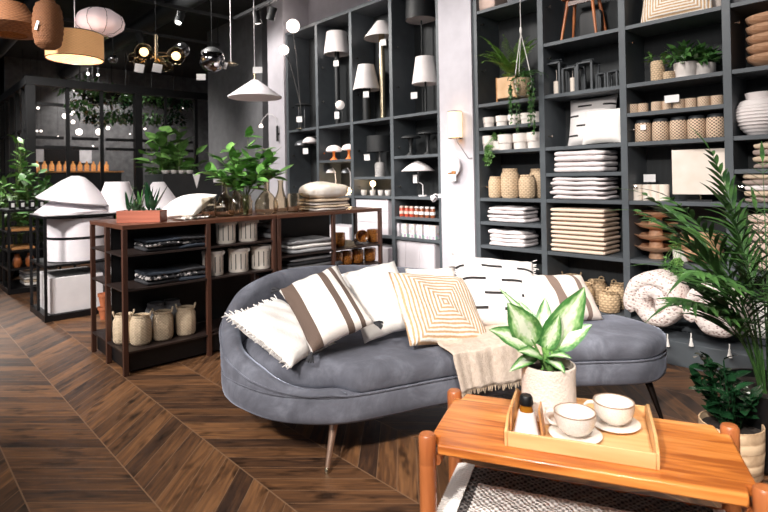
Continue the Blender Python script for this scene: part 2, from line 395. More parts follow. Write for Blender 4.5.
# back
idx=[i for i in range(NS) if hh(i)>.345 or False]
start=next(i for i in range(NS) if hh(i)>.345 and hh((i-1)%NS)<=.345)
seq=[]; i=start
while hh(i)>.345: seq.append(i); i=(i+1)%NS
sec=[]
m=MB(); vs=[];fs=[]
for i in seq:
    h=hh(i); th=.10*max(.3,min(1,(h-.33)/.10)); r_=th*.5; z0=.345; p0=samp[i]; nn=norm[i]
    prof=[(0.0,z0),(-.004,z0+(h-z0)*.4),(0,max(z0,h-r_)),(r_*.29,h-r_*.29+0),(r_,h),(th-r_*.29,h-r_*.29),(th,max(z0,h-r_)),(th+.004,z0+(h-z0)*.4),(th,z0-.02)]
    vs+=[(p0[0]+nn.x*a,p0[1]+nn.y*a,z) for a,z in prof]
k=9
for a in range(len(seq)-1):
    for b in range(k-1): q=a*k+b; fs.append((q,q+k,q+k+1,q+1))
fs.append(tuple(range(k))); fs.append(tuple(range((len(seq)-1)*k,len(seq)*k))[::-1])
m.add(vs,fs); ship(m,'backrest',M['velvet'],sofa,auto=0)
for (fx,fy,tx,ty) in ((-1.935,1.435,-1.98,1.52),(-1.07,2.95,-1.16,2.98),(-2.66,2.22,-2.6,2.2),(-1.75,2.98,-1.8,2.92)):
    lg=ship(MB().tube([(fx,fy,.004),(fx*.9+tx*.1,fy*.9+ty*.1,.03),(tx,ty,.216)],[.010,.011,.021],12),'leg',M['rosebrass'] if fx<-1.5 else M['lampdark'],sofa)
    ship(MB().tube([(fx,fy,.0005),(fx,fy,.012),(fx*.9+tx*.1,fy*.9+ty*.1,.026)],[.0115,.0115,.009],12),'foot',M['brass'],lg)
m=MB()
pp_=[]
for i in seq:
    h=hh(i); r_=.05*max(.3,min(1,(h-.33)/.10)); pp_.append((samp[i][0]-norm[i].x*.003,samp[i][1]-norm[i].y*.003,max(.345,h-r_*1.0)))
m.tube(pp_,.0055,6); ship(m,'back_piping',M['velvet'],sofa)
# ------------------------------------------------------------------ cushions
def cushion(name,label,mt,TL,TR_,BL,th=.15,group='scatter cushions on the sofa',pinch=.09,fringe=0,parts=None,cat='cushion',seed=1):
    a=atd(*TL); b=atd(*TR_); c=atd(*BL)
    W=(b-a).length; Hh=(c-a).length; X=(b-a).normalized(); Y=(a-c).normalized(); Zn=X.cross(Y).normalized(); Y=Zn.cross(X)
    ctr=a+(b-a)*.5+(c-a)*.5
    rot=Matrix((X,Y,Zn)).transposed()
    t=thing(name,label,cat,ctr,group=group,rot=rot.to_euler())
    rr=random.Random(seed)
    ph=[rr.uniform(0,6) for _ in range(6)]
    def P(u,v,side):
        x=u*2-1; y=v*2-1
        e=max(0,(1-abs(x)**2.6))*max(0,(1-abs(y)**2.6)); z=side*(th/2)*e**.45
        w_=.004*math.sin(x*5+ph[0])*math.cos(y*4+ph[1])+.003*math.sin(x*11+y*7+ph[2])
        px_=x*W/2*(1-pinch*(1-y*y)*abs(x)**2); py_=y*Hh/2*(1-pinch*(1-x*x)*abs(y)**2)
        return (px_,py_,z+(w_ if e>.05 else 0))
    m=MB(); n=26
    vs=[];fs=[];ix={}
    for side in (1,-1):
        for j in range(n+1):
            for i in range(n+1):
                edge=i in(0,n) or j in(0,n)
                if edge and side==-1: ix[(side,i,j)]=ix[(1,i,j)]; continue
                ix[(side,i,j)]=len(vs); vs.append(P(i/n,j/n,side))
        for j in range(n):
            for i in range(n):
                q=[ix[(side,i,j)],ix[(side,i+1,j)],ix[(side,i+1,j+1)],ix[(side,i,j+1)]]
                fs.append(tuple(q if side==1 else q[::-1]))
    m.add(vs,fs); m.build('cover',mt,t,auto=0)
    if fringe:
        for side in (0,1,2,3):
            f=MB()
            if (fringe==2 and side in(0,1)) or (fringe==3 and side in(0,3)): continue
            for k in range(46):
                s_=k/45; u,v=((s_,0),(s_,1),(0,s_),(1,s_))[side]; p_=Vector(P(u,v,1)); d=Vector(((0,-1,0),(0,1,0),(-1,0,0),(1,0,0))[side])
                l=rr.uniform(.014,.032); q=p_+d*l+Vector((rr.uniform(-.01,.01),rr.uniform(-.01,.01),rr.uniform(-.008,.012)))
                f.tube([p_,(p_+q)/2+Vector((0,0,rr.uniform(-.004,.006))),q],[.0032,.003,.0022],5)
            f.build('fringe',mt,t)
    if parts: parts(t,W,Hh)
    return t
def jute():
    m,nt,b=newmat('jute_spiral'); sp=N(nt,'ShaderNodeSeparateXYZ'); nt.links.new(coords(nt),sp.inputs[0])
    ax=mth(nt,'ABSOLUTE',sp.outputs[0]); ay=mth(nt,'ABSOLUTE',sp.outputs[1]); mx=mth(nt,'MAXIMUM',ax,ay)
    s_=mth(nt,'SINE',mth(nt,'MULTIPLY',mx,2*math.pi/.021))
    n=N(nt,'ShaderNodeTexNoise'); n.inputs['Scale'].default_value=70; nt.links.new(coords(nt),n.inputs['Vector'])
    f=mth(nt,'ADD',mth(nt,'MULTIPLY',mth(nt,'ADD',s_,1),.42),mth(nt,'MULTIPLY',mth(nt,'SUBTRACT',n.outputs['Fac'],.5),.7))
    nt.links.new(ramp(nt,f,[(.12,(204,164,126)),(.42,(232,208,178)),(.6,(246,238,228))]),b.inputs['Base Color']); b.inputs['Roughness'].default_value=.9
    addbump(nt,b,f,.6,.006); return m
def dashes():
    m,nt,b=newmat('dash_pattern_cloth'); sp=N(nt,'ShaderNodeSeparateXYZ'); nt.links.new(coords(nt),sp.inputs[0]); x,y=sp.outputs[0],sp.outputs[1]
    row=mth(nt,'FLOOR',mth(nt,'DIVIDE',y,.085)); fy=mth(nt,'FLOORED_MODULO',y,.085)
    xo=mth(nt,'ADD',x,mth(nt,'MULTIPLY',mth(nt,'FLOORED_MODULO',row,2),.11)); fx=mth(nt,'FLOORED_MODULO',xo,.22)
    k=mth(nt,'MULTIPLY',mth(nt,'MULTIPLY',mth(nt,'GREATER_THAN',fy,.034),mth(nt,'LESS_THAN',fy,.050)),mth(nt,'LESS_THAN',fx,.125))
    nt.links.new(mixc(nt,k,lin((240,234,232)),lin((44,40,40))),b.inputs['Base Color']); b.inputs['Roughness'].default_value=.9
    n2=N(nt,'ShaderNodeTexNoise'); n2.inputs['Scale'].default_value=90; nt.links.new(coords(nt),n2.inputs['Vector']); addbump(nt,b,n2.outputs['Fac'],.3)
    return m
M['jute']=jute(); M['dash']=dashes()
M['stripe1']=banded('brown_stripe_cloth',(240,232,226),(104,86,76),[(-.155,-.095),(.035,.068),(.10,.122)],0)
M['stripe2']=banded('taupe_stripe_cloth',(226,212,202),(128,108,98),[(-.055,.01),(.13,.165)],0)
cushion('cushion','plain cream cushion behind the spiral jute cushion, just showing above it',M['offwhite'],(405,268,3.15),(455,266,3.2),(410,318,3.0),.10,seed=9)
def tassel(t,W,Hh):
    for sx,sy in ((-1,1),(1,1),(-1,-1),(1,-1)):
        m=MB(); 
        for k in range(9):
            a=random.uniform(-.5,.5); d=Vector((sx*math.cos(.8+a),sy*math.sin(.8+a),random.uniform(-.2,.2)))*.045
            p0=Vector((sx*W*.485,sy*Hh*.485,0)); m.tube([p0,p0+d*.6,p0+d+Vector((0,0,-.01))],[.005,.005,.003],5)
        m.build('tassel',M['darkcloth'],t)
cushion('cushion','white cushion in the middle of the sofa between brown striped and spiral jute cushions',M['cloth'],(334,275,3.0),(392,261,3.12),(367,343,2.69),.16,seed=3)
cushion('cushion','cream cushion with three brown stripes and black corner tassels',M['stripe1'],(273,292,2.72),(332,267,2.84),(317,351,2.44),.15,parts=tassel,seed=2)
cushion('cushion','white cushion with shaggy fringe at the left arm of the sofa',M['cloth'],(233,315,2.60),(281,298,2.90),(286,370,2.36),.14,fringe=3,seed=5)
cushion('cushion','square cushion with concentric spiral of natural jute braid',M['jute'],(386,272,2.86),(462,277,3.10),(412,346,2.59),.13,pinch=.04,seed=4)
cushion('cushion','white cushion with short black dashes and ruffled edges',M['dash'],(457,254,3.20),(538,262,3.28),(452,326,2.93),.17,fringe=2,seed=6)
cushion('cushion','beige cushion with two taupe stripes at the right end of the row',M['stripe2'],(514,276,3.14),(584,275,3.32),(527,324,2.93),.13,pinch=.05,seed=7)
# ------------------------------------------------------------------ throw
def throw():
    t=thing('throw_blanket','beige throw blanket with dark fringe hanging over the sofa front','blanket',(-1.6,2.1,.46))
    o=Vector((-1.6,2.1,.46)); N1=26
    pts=[Vector((-1.69,1.90)),Vector((-1.655,2.0)),Vector((-1.61,2.12)),Vector((-1.55,2.26)),Vector((-1.47,2.41))]
    def edge(u):
        f=u*4; i=min(3,int(f)); return pts[i].lerp(pts[i+1],f-i)
    inn=Vector((-.88,.47))
    def P(u,v):
        e=edge(u); fold=math.sin(u*21+1)*.5+math.sin(u*47)*.22
        L=v*.58-.40                       # distance past the edge
        if L<0: q=e+inn*(-L+.0); z=.478+.006*fold+.02*math.exp(-((L+.4)/.05)**2); skew=(-.10*(-L)*0)
        else: q=e-inn*(.022+.012*fold+.02*L/.2); z=.476-L
        if -.05<L<=.03: z=.478-.5*(L+.05)**1.5*1.2; 
        q=q+Vector((.47,.88))*(.05+.12*max(0,v-.55)*(1-u)-.02*v*u)
        return Vector((q.x,q.y,z+.003*math.sin(v*30+u*9)))-o
    m=MB().grid(P,60,40); m.build('cloth',M['throw'],t,solid=.006,auto=0)
    f=MB()
    for k in range(60):
        u=k/59; p_=P(u,1); l=random.uniform(.018,.03); f.tube([p_,p_+Vector((random.uniform(-.006,.006),random.uniform(-.006,.006),-l))],[.0028,.0016],5)
    f.build('fringe',M['beige'],t)
    return t
M['throw']=mat('throw_weave',(228,210,194),(212,192,174),rough=.95,bump=.5,bscale=160,nscale=6)
throw()
# ------------------------------------------------------------------ coffee table
TA=R(26); TC=Vector((-.849,1.637,0)); TM=TR(*TC)@RZ(TA)
M['acacia']=None
def acacia():
    m,nt,b=newmat('acacia_wood'); sp=N(nt,'ShaderNodeSeparateXYZ'); nt.links.new(coords(nt),sp.inputs[0])
    pl=mth(nt,'FLOOR',mth(nt,'DIVIDE',sp.outputs[1],.068)); wn=N(nt,'ShaderNodeTexWhiteNoise',noise_dimensions='1D'); nt.links.new(pl,wn.inputs['W'])
    g=N(nt,'ShaderNodeCombineXYZ'); nt.links.new(mth(nt,'ADD',mth(nt,'MULTIPLY',sp.outputs[0],1.6),mth(nt,'MULTIPLY',wn.outputs['Value'],9)),g.inputs[0]); nt.links.new(mth(nt,'MULTIPLY',sp.outputs[1],22),g.inputs[1]); nt.links.new(mth(nt,'MULTIPLY',sp.outputs[2],22),g.inputs[2])
    n=N(nt,'ShaderNodeTexNoise'); n.inputs['Scale'].default_value=1.5; n.inputs['Detail'].default_value=5; n.inputs['Distortion'].default_value=.8; nt.links.new(g.outputs[0],n.inputs['Vector'])
    f=mth(nt,'ADD',mth(nt,'MULTIPLY',n.outputs['Fac'],.9),mth(nt,'MULTIPLY',mth(nt,'SUBTRACT',wn.outputs['Value'],.5),.18))
    nt.links.new(ramp(nt,f,[(.28,(166,90,38)),(.42,(206,122,54)),(.56,(226,146,74)),(.67,(238,180,112)),(.78,(250,220,172))]),b.inputs['Base Color'])
    b.inputs['Roughness'].default_value=.3; b.inputs['Coat Weight'].default_value=.25; return m
M['acacia']=acacia(); M['legwood']=wood('reddish_leg_wood',(192,116,66),(148,80,42),'z',.35,14)
M['traywood']=wood('tray_wood',(234,190,134),(206,150,94),'x',.45,18)
table=thing('coffee_table','low honey-coloured wooden coffee table with round legs and a woven lower shelf','table',TC,TA)
def slab():
    m=MB(); x0,x1,y0,y1=-.447,.447,-.222,.20; r_=.035
    poly=[]
    for (cx,cy,sx,sy) in ((x0,y0,1,1),(x1,y0,-1,1),(x1,y1,-1,-1),(x0,y1,1,-1)):
        a=[(cx+sx*.034,cy),(cx+sx*.034,cy+sy*.045),(cx,cy+sy*.055)]
        if (sx>0)!=(sy>0): a=a[::-1]
        a=a if (sx>0)==(sy>0) else a
        poly+= (a[::-1] if (sx>0)==(sy>0) else a[::-1])
    return poly
poly=[(-.447,-.165),(-.42,-.165),(-.412,-.222),(.412,-.222),(.42,-.165),(.447,-.165),(.447,.145),(.42,.145),(.412,.20),(-.412,.20),(-.42,.145),(-.447,.145)]
MB().prism(poly,.438,.47).build('tabletop',M['acacia'],table,bevel=.006,auto=35)
for x,y in ((-.452,-.195),(.452,-.195),(-.452,.175),(.452,.175)):
    lg=MB().lathe([(.0245,0),(.027,.03),(.0275,.38),(.0275,.392),(.0265,.396),(.0275,.40),(.0275,.478),(.022,.486),(.0005,.487)],20,TR(x,y,0)).build('leg',M['legwood'],table,auto=50)
for x in (-.425,.425): MB().tube([(x,-.19,.405),(x,.17,.405)],.017,12).build('rail',M['legwood'],table)
for y in (-.195,.175): MB().tube([(-.44,y,.20),(.44,y,.20)],.013,12).build('stretcher',M['legwood'],table)
def macrame():
    m,nt,b=newmat('woven_cord'); sp=N(nt,'ShaderNodeSeparateXYZ'); nt.links.new(coords(nt),sp.inputs[0]); x,y=sp.outputs[0],sp.outputs[1]
    s_=mth(nt,'MULTIPLY',mth(nt,'SINE',mth(nt,'MULTIPLY',x,260)),mth(nt,'SINE',mth(nt,'MULTIPLY',y,300)))
    inn=mth(nt,'MULTIPLY',mth(nt,'LESS_THAN',mth(nt,'ABSOLUTE',x),.345),mth(nt,'LESS_THAN',mth(nt,'ABSOLUTE',mth(nt,'ADD',y,.03)),.095))
    side=mth(nt,'GREATER_THAN',mth(nt,'ABSOLUTE',x),.395)
    w_=mth(nt,'MAXIMUM',inn,side)
    sn=mth(nt,'ADD',.5,mth(nt,'MULTIPLY',s_,.5)); g=ramp(nt,sn,[(.2,(36,32,33)),(.6,(110,104,102))]); wh=ramp(nt,sn,[(.1,(206,196,190)),(.5,(250,244,238))])
    nt.links.new(mixc(nt,w_,g,wh),b.inputs['Base Color']); b.inputs['Roughness'].default_value=.95; addbump(nt,b,s_,.8,.008); return m
def wsurf(u,v): x=u*.86-.43; y=v*.33-.175; return (x,y,.214+.004*math.sin(x*90)*math.sin(y*100)-.012*math.sin(math.pi*v))
MB().grid(wsurf,120,60).build('woven_shelf',macrame(),table,solid=.012,auto=0)
m=MB()
for k in range(24):
    y=-.165+k*.0138; m.tube([(-.433,y,.205),(-.437,y,.219),(-.41,y+.002,.2235),(-.375,y,.222)],.0045,6); 
m.build('cord_wrap',M['cloth'],table)
# ------------------------------------------------------------------ tray and what stands on it
def tl(x,y,z=.47): return TM@Vector((x,y,z))
tray=thing('serving_tray','rectangular wooden serving tray with rounded handles on the coffee table','tray',tl(0,0),TA)
tx0,tx1,ty0,ty1=-.205,.205,-.155,.165
MB().box(tx0,tx1,ty0,ty1,.0005,.011).build('tray_base',M['traywood'],tray,bevel=.002)
MB().box(tx0,tx1,ty0-.009,ty0,.0005,.046).build('side_board',M['traywood'],tray,bevel=.002)
MB().box(tx0,tx1,ty1,ty1+.009,.0005,.046).build('side_board',M['traywood'],tray,bevel=.002)
for x in (tx0-.0095,tx1+.0005):
    pr=[(ty0-.009,.0005),(ty1+.009,.0005),(ty1+.009,.046),(ty1-.05,.075),(ty0+.05,.075),(ty0-.009,.046)]
    T=Matrix(((0,0,1,x),(1,0,0,0),(0,1,0,0),(0,0,0,1)))
    MB().prism(pr,0,.009,T).build('end_board',M['traywood'],tray,bevel=.002)
M['stoneware']=mat('speckled_stoneware',(240,234,226),(222,212,202),rough=.25,nscale=30,coat=.4)
M['rim']=mat('bare_clay_rim',(168,140,118),(140,112,92),rough=.6)
def cup(label,x,y,ang):
    b=tl(x,y,.4812); s_=thing('saucer','round '+label.split('|')[1],'saucer',b,0,group='saucers on the tray')
    MB().lathe([(.0005,0),(.036,0),(.038,.003),(.078,.010),(.080,.0125),(.078,.0135),(.04,.0065),(.0005,.006)],40).build('plate',M['stoneware'],s_,auto=50)
    c=thing('teacup',label.split('|')[0],'cup',b+Vector((0,0,.0068)),ang,group='cups on the tray')
    pr=[(.024,0),(.0245,.006),(.043,.014),(.056,.030),(.0615,.048),(.063,.066),(.0635,.072)]
    bw=MB().shell(pr,.004,40).build('bowl',M['stoneware'],c,auto=50)
    MB().lathe([(.0596,.0721),(.0596,.0738),(.0612,.0745),(.0638,.0738),(.0642,.0715),(.0636,.0712)],40,closed=True).build('rim',M['rim'],bw)
    MB().tube([(.054,0,.058),(.072,0,.060),(.088,0,.052),(.092,0,.038),(.083,0,.024),(.066,0,.018),(.050,0,.024)],[.006,.0065,.006,.0055,.0055,.006,.006],10).build('handle',M['stoneware'],c,sub=1)
    return c
cup('speckled cream cup at the front of the tray, nearer the bottle|speckled saucer under the front cup, nearer the bottle',-.012,-.055,R(195))
cup('speckled cream cup at the back right of the tray|speckled saucer under the cup at the back right',.105,.065,R(200))
# bottle in its little wooden caddy
bt_scale=1.16
bt=thing('bottle','conical amber bottle with plain white label and black cap on the tray','bottle',tl(-.155,-.09,.4812),TA)
M['amber']=mat('amber_glass',(170,112,34),(140,86,20),rough=.1,coat=.5)
MB().lathe([(.0005,0),(.031,0),(.033,.004),(.016,.078),(.0155,.084),(.0005,.084)],28).build('body',M['amber'],bt,auto=50)
MB().lathe([(.0338,.006),(.0345,.006),(.0205,.066),(.0195,.066)],28,closed=True).build('label',M['white'],bt)
MB().lathe([(.0005,.084),(.0185,.084),(.019,.087),(.0165,.104),(.014,.108),(.0005,.108)],28).build('cap',M['black'],bt,auto=50)
bt.scale=(bt_scale,)*3
cad=thing('bottle_caddy','small pale wooden caddy boards standing around the bottle','caddy',tl(-.155,-.09,.4812),TA)
for x,tlt in ((-.049,.08),(.053,-.12)):
    MB().box(-.003,.003,-.035,.035,0,.098,TR(x,0,0)@Matrix.Rotation(tlt,4,'Y')).build('side_board',M['wood'],cad,bevel=.001)
MB().box(-.038,.038,.036,.040,0,.03).build('back_board',M['wood'],cad,bevel=.001)
# ------------------------------------------------------------------ plants
def orient(p,az,el,roll=0): return TR(*p)@RZ(az)@Matrix.Rotation(-el,4,'Y')@Matrix.Rotation(roll,4,'X')
def dieff_leaf():
    m,nt,b=newmat('variegated_leaf'); uv=N(nt,'ShaderNodeUVMap'); sp=N(nt,'ShaderNodeSeparateXYZ'); nt.links.new(uv.outputs[0],sp.inputs[0])
    a=mth(nt,'ABSOLUTE',mth(nt,'SUBTRACT',sp.outputs[0],.5)); n=N(nt,'ShaderNodeTexNoise'); n.inputs['Scale'].default_value=9; nt.links.new(uv.outputs[0],n.inputs['Vector'])
    f=mth(nt,'ADD',a,mth(nt,'MULTIPLY',mth(nt,'SUBTRACT',n.outputs['Fac'],.5),.5))
    f=mth(nt,'ADD',f,mth(nt,'MULTIPLY',mth(nt,'ABSOLUTE',mth(nt,'SUBTRACT',sp.outputs[1],.5)),.35))
    nt.links.new(ramp(nt,f,[(.14,(216,222,200)),(.30,(150,186,122)),(.44,(70,124,62)),(.8,(36,84,42))]),b.inputs['Base Color']); b.inputs['Roughness'].default_value=.35; return m
M['dieff']=dieff_leaf()
def leafobj(name,T,L,W,mt,parent,bend=.3,fold=.12,nl=10,tipw=.62):
    """one broad leaf with UVs so its variegation follows the blade"""
    nu=6; m=MB()
    def g(u,v):
        wd=W*.5*max(.02,math.sin(math.pi*min(1,v**tipw)))**.75 if 0<v<1 else W*.01
        a=(u-.5)*2; return (L*v*(1-bend*.2*v),a*wd,-bend*L*v*v*.6+abs(a)*wd*fold+.03*W*math.sin(v*16)*abs(a))
    m.grid(g,nu,nl,T); o=m.build(name,mt,parent)
    uvl=o.data.uv_layers.new(name='UVMap'); w_=nu+1
    for lp in o.data.loops: i=lp.vertex_index; uvl.data[lp.index].uv=((i%w_)/nu,(i//w_)/nl)
    return o
pb=tl(-.10,.075,.4812)
pp=thing('potted_plant','white and green variegated plant in a cream fabric pot on the tray','plant',pb)
M['fabricpot']=mat('cream_fabric_pot',(240,226,214),(224,206,192),rough=.95,bump=.5,bscale=140)
def wob(a,z): return 1+.015*math.sin(3*a+1)+.01*math.sin(5*a)+(.02*math.sin(2*a+2) if z>.15 else 0)
MB().shell([(.082,0),(.088,.01),(.089,.08),(.088,.15),(.090,.172),(.089,.178)],.006,36,None,wob).build('fabric_pot',M['fabricpot'],pp,auto=60)
MB().lathe([(.0005,.145),(.082,.145),(.082,.150),(.0005,.156)],24).build('soil',M['soil'],pp)
stem=MB(); dp=pb.dot(CF)
rv=random.Random(6)
for (x0,y0),(x1,y1),W,dz,up_,bd in (((548,352),(585,290),.092,-.02,.5,.12),((535,345),(511,306),.085,-.06,.4,.2),((532,348),(497,326),.07,-.08,.9,.3),((538,330),(502,286),.022,.02,.5,.25),
  ((556,348),(588,322),.058,-.05,1.0,.45),((536,356),(513,363),.034,-.08,1.4,.5),((548,356),(568,350),.036,-.09,1.2,.4),((548,360),(564,363),.036,-.10,1.2,.5),((543,348),(545,298),.055,.03,.3,.2),
  ((553,338),(583,312),.024,.03,.6,.3),((545,350),(560,318),.05,-.05,.6,.3),((541,356),(526,345),.04,-.1,1.0,.4),((550,345),(566,300),.05,.06,.3,.2),((543,345),(520,300),.05,.06,.3,.2)):
    p1=atd(x0,y0,dp)-pb; tip=atd(x1,y1,dp+dz)-pb; d=tip-p1; L=d.length; X=d.normalized(); zn=(-CF*.9+Vector((0,0,up_))+CR*rv.uniform(-.35,.35)); zn=(zn-X*zn.dot(X)).normalized(); Y=zn.cross(X)
    Mx=Matrix((X,Y,zn)).transposed().to_4x4(); Mx.translation=p1
    p0=Vector((rv.uniform(-.02,.02),rv.uniform(-.02,.02),.15)); stem.tube([p0,(p0+p1)/2+Vector((0,0,.01)),p1,p1+X*L*.15],[.005,.0045,.004,.002],6)
    leafobj('leaf',Mx,L*1.05,W*1.3,M['dieff'],pp,bd,.10,nl=12)
stem.build('stems',M['leafbright'],pp)
# ------------------------------------------------------------------ finding a spot on a shelf
def at_yz(px,y,z):
    py=172
    for _ in range(12):
        p=aty(px,py,y); py+=(p.z-z)*90
    return Vector((p.x,y,z))
def at_xz(px,x,z):
    py=172
    for _ in range(12):
        p=atx(px,py,x); py+=(p.z-z)*90
    return Vector((x,p.y,z))
def on(px,k,dy=.15): return at_yz(px,WY+dy,sz(k)+.0005)
def sq(w,d,h,e=.25,e2=.2,nu=40,nv=14,noise=0,seed=0,m=None,T=None):
    """rounded block resting on z=0"""
    r_=random.Random(seed); a=[r_.uniform(0,6) for _ in range(4)]
    sg=lambda v,p:math.copysign(abs(v)**p,v)
    def P(u,v):
        t=u*2*math.pi; f=(v-.5)*math.pi*.998
        cf=sg(math.cos(f),e2); x=w/2*cf*sg(math.cos(t),e); y=d/2*cf*sg(math.sin(t),e); z=h/2+h/2*sg(math.sin(f),e2)
        k=noise*(math.sin(x*26+a[0])+math.sin(y*22+a[1])+math.sin(x*60+a[2])*.4)*(z/h)
        return (x+noise*.6*math.sin(z*90+a[3]),y,z+k)
    return (m or MB()).grid(P,nu,nv,T,wrapu=True)
def single(name,label,cat,m,mt,loc,group=None,rz=0,**k):
    o=m.build(name,mt,None,loc,(0,0,rz),**k); return tag(o,label,cat,group)
def pile(n,w,d,h,mt,base,name,cat,labels,group,noise=.002,rz=0,jit=.008,e=.2,seed=1,gap=.0008):
    r_=random.Random(seed); z=base.z; protos=[]
    for i in range(n):
        loc=(base.x+r_.uniform(-jit,jit),base.y+r_.uniform(-jit*.5,jit*.5),z)
        mm=mt[i%len(mt)] if isinstance(mt,list) else mt
        if len(protos)<2 or isinstance(mt,list):
            o=sq(w*r_.uniform(.96,1.0),d,h,e,.45,noise=noise,seed=seed+i).build(name,mm,None,loc,(0,0,rz+r_.uniform(-.03,.03)),auto=0); protos.append(o)
        else:
            o=protos[i%2].copy(); C.objects.link(o); o.location=loc; o.rotation_euler=(0,0,rz+r_.uniform(-.03,.03))
        l=labels(i,n) if callable(labels) else labels
        tag(o,l,cat,group); z+=h+gap
    return z
def lvl(i,n):
    return 'bottom one' if i==0 else ('topmost one' if i==n-1 else ['','second','third','fourth','fifth','sixth','seventh','eighth','ninth','tenth','eleventh','twelfth'][i]+' from the bottom')
def price_tag(parent,x,y,z,w=.055,h=.045,face=None,tilt=0):
    """small hanging price card turned to the customers"""
    m=MB().box(-w/2,w/2,-.0008,.0008,-h,0); return m.build('price_tag',M['tagpaper'],parent,(x,y,z),(0,tilt,face if face is not None else R(25)),smooth=False)
M['creamware']=mat('cream_ribbed_ware',(236,228,222),(226,216,210),rough=.6)
M['candle']=mat('candle_wax',(244,232,220),(236,222,208),rough=.5)
M['lanternback']=mat('blackened_metal',(76,80,84),(60,64,68),rough=.5)
M['glass']=None
def glassmat(name,c,rough=.03,ior=1.3):
    m,nt,b=newmat(name); b.inputs['Base Color'].default_value=lin(c); b.inputs['Transmission Weight'].default_value=1; b.inputs['Roughness'].default_value=rough; b.inputs['IOR'].default_value=ior; return m
M['smoke']=glassmat('smoky_glass',(240,230,212),.01,1.42); M['clear']=glassmat('clear_glass',(238,240,240))
M['silverglass']=mat('mirrored_glass',(140,140,142),(60,60,62),rough=.08,metal=.9)
# ================================================================== RIGHT SHELVING UNIT
# ---- bay 1
b_=on(494,12,.16)
pile(1,.20,.24,.16,M['pinkcloth'],b_,'storage_box','box','dusty pink fabric box on the top shelf beside the white pillar','boxes on the top shelf',noise=0,e=.12)
pile(1,.22,.24,.16,M['greycloth'],on(524,12,.16),'storage_box','box','grey fabric box on the top shelf right of the pink one','boxes on the top shelf',noise=0,e=.12)
def bowlpot(r_,h,seed=0): return MB().shell([(r_*.84,0),(r_*.87,h*.08),(r_*.88,h*.42),(r_*.98,h*.46),(r_,h*.97),(r_*.98,h)],.004,24)
pot=None
def small_pots(pxs,k,r_,h,label,group,two=True):
    proto=None
    for i,px in enumerate(pxs):
        p=on(px,k,.10)
        if proto is None:
            proto=bowlpot(r_,h).build('ceramic_pot',M['creamware'],None,p); o=proto
        else: o=proto.copy(); C.objects.link(o); o.location=p
        tag(o,label(i),'pot',group)
ordn=['leftmost','second from the left','third from the left','fourth from the left','fifth from the left','sixth from the left','seventh from the left','eighth from the left','ninth from the left']
small_pots([489,502,514.5,527,537],7,.058,.10,lambda i:'small white ceramic pot on the upper pot shelf, '+ordn[i],'small white pots, upper shelf')
tagc=thing('price_card','white price card standing among the small white pots','sign',on(511,7,.06)+Vector((0,0,.0)))
MB().box(-.035,.035,-.001,.001,.055,.10).build('card',M['tagpaper'],tagc,smooth=False); MB().box(-.003,.003,-.002,.002,0,.056).build('post',M['black'],tagc)
small_pots([490,505.5,521,535],6,.073,.145,lambda i:'larger white ceramic pot on the lower pot shelf, '+ordn[i],'larger white pots, lower shelf')
def foliage(m,n,rad,h,L,W,seed=0,up=(.1,1.2),down=0,center=(0,0,0),ro=1):
    r_=random.Random(seed)
    for i in range(n):
        a=r_.uniform(0,6.28); q=r_.random()**.6; p=(center[0]+math.cos(a)*rad*q,center[1]+math.sin(a)*rad*q,center[2]+r_.uniform(0,h)*(1-q*.4))
        el=r_.uniform(*up) if r_.random()>down else -r_.uniform(.2,1.2)
        l=L*r_.uniform(.7,1.15); m.leaf(orient(p,a+r_.uniform(-.7,.7),el,r_.uniform(-.7,.7)),l,W*r_.uniform(.8,1.1),r_.uniform(.1,.6),.15,4)
    return m
def trailing(name,label,px,k,zdrop,ztop,seed=1,dy=-.03,pot=True):
    base=on(px,k,.10); r_=random.Random(seed)
    t=thing(name,label,'plant',base)
    MB().shell([(.04,0),(.05,.01),(.054,.09)],.004,18).build('pot',M['creamware'],t)
    m=foliage(MB(),46,.06,.08,.05,.028,seed,center=(0,0,.09))
    for j in range(9):
        a=r_.uniform(-2.6,-.5); x=math.cos(a)*.06; y=-.135-r_.uniform(0,.03)
        pts=[(0,0,.09),(x*.6,-.08,.12),(x,y,.06)]
        L=zdrop*r_.uniform(.6,1)
        for q in range(1,10): pts.append((x+math.sin(q*1.3+j)*.008,y-.002*q,.06-L*q/9))
        m.tube(pts,.0015,4)
        for q in range(3,len(pts)):
            for s_ in range(3):
                m.leaf(orient(pts[q],r_.uniform(-3.4,.2),r_.uniform(-.9,.3),r_.uniform(-1,1)),.034,.02,.4,.2,3)
    m.build('foliage',M['leafbright'],t); return t
trailing('trailing_plant','small green trailing plant hanging down in front of the white pots',499,6,.20,0,3)
# wicker lanterns
def wicker_basket(name,label,loc,r_,h,group,n=8,sides=True,rz=0,handles=True,cat='basket',mt=None):
    t=thing(name,label,cat,loc,rz,group); mt=mt or M['wicker']
    bd=MB().shell([(r_*.82,0),(r_*.97,h*.08),(r_,h*.45),(r_*.98,h*.78),(r_*.80,h*.90),(r_*.74,h*.94)],.006,n*3,None,lambda a,z:1-.05*abs(math.sin(a*n/2))).build('body',mt,t,auto=60)
    MB().lathe([(r_*.70,h*.93),(r_*.79,h*.93),(r_*.80,h*.965),(r_*.76,h),(r_*.70,h*.98)],n*3,closed=True).build('rim',mt,bd)
    if handles:
        for s_ in (-1,1):
            MB().tube([(s_*r_*.80,-r_*.25,h*.93),(s_*r_*.92,-r_*.2,h*1.06),(s_*r_*.95,0,h*1.10),(s_*r_*.92,r_*.2,h*1.06),(s_*r_*.80,r_*.25,h*.93)],.006,6).build('handle',mt,bd)
    return t
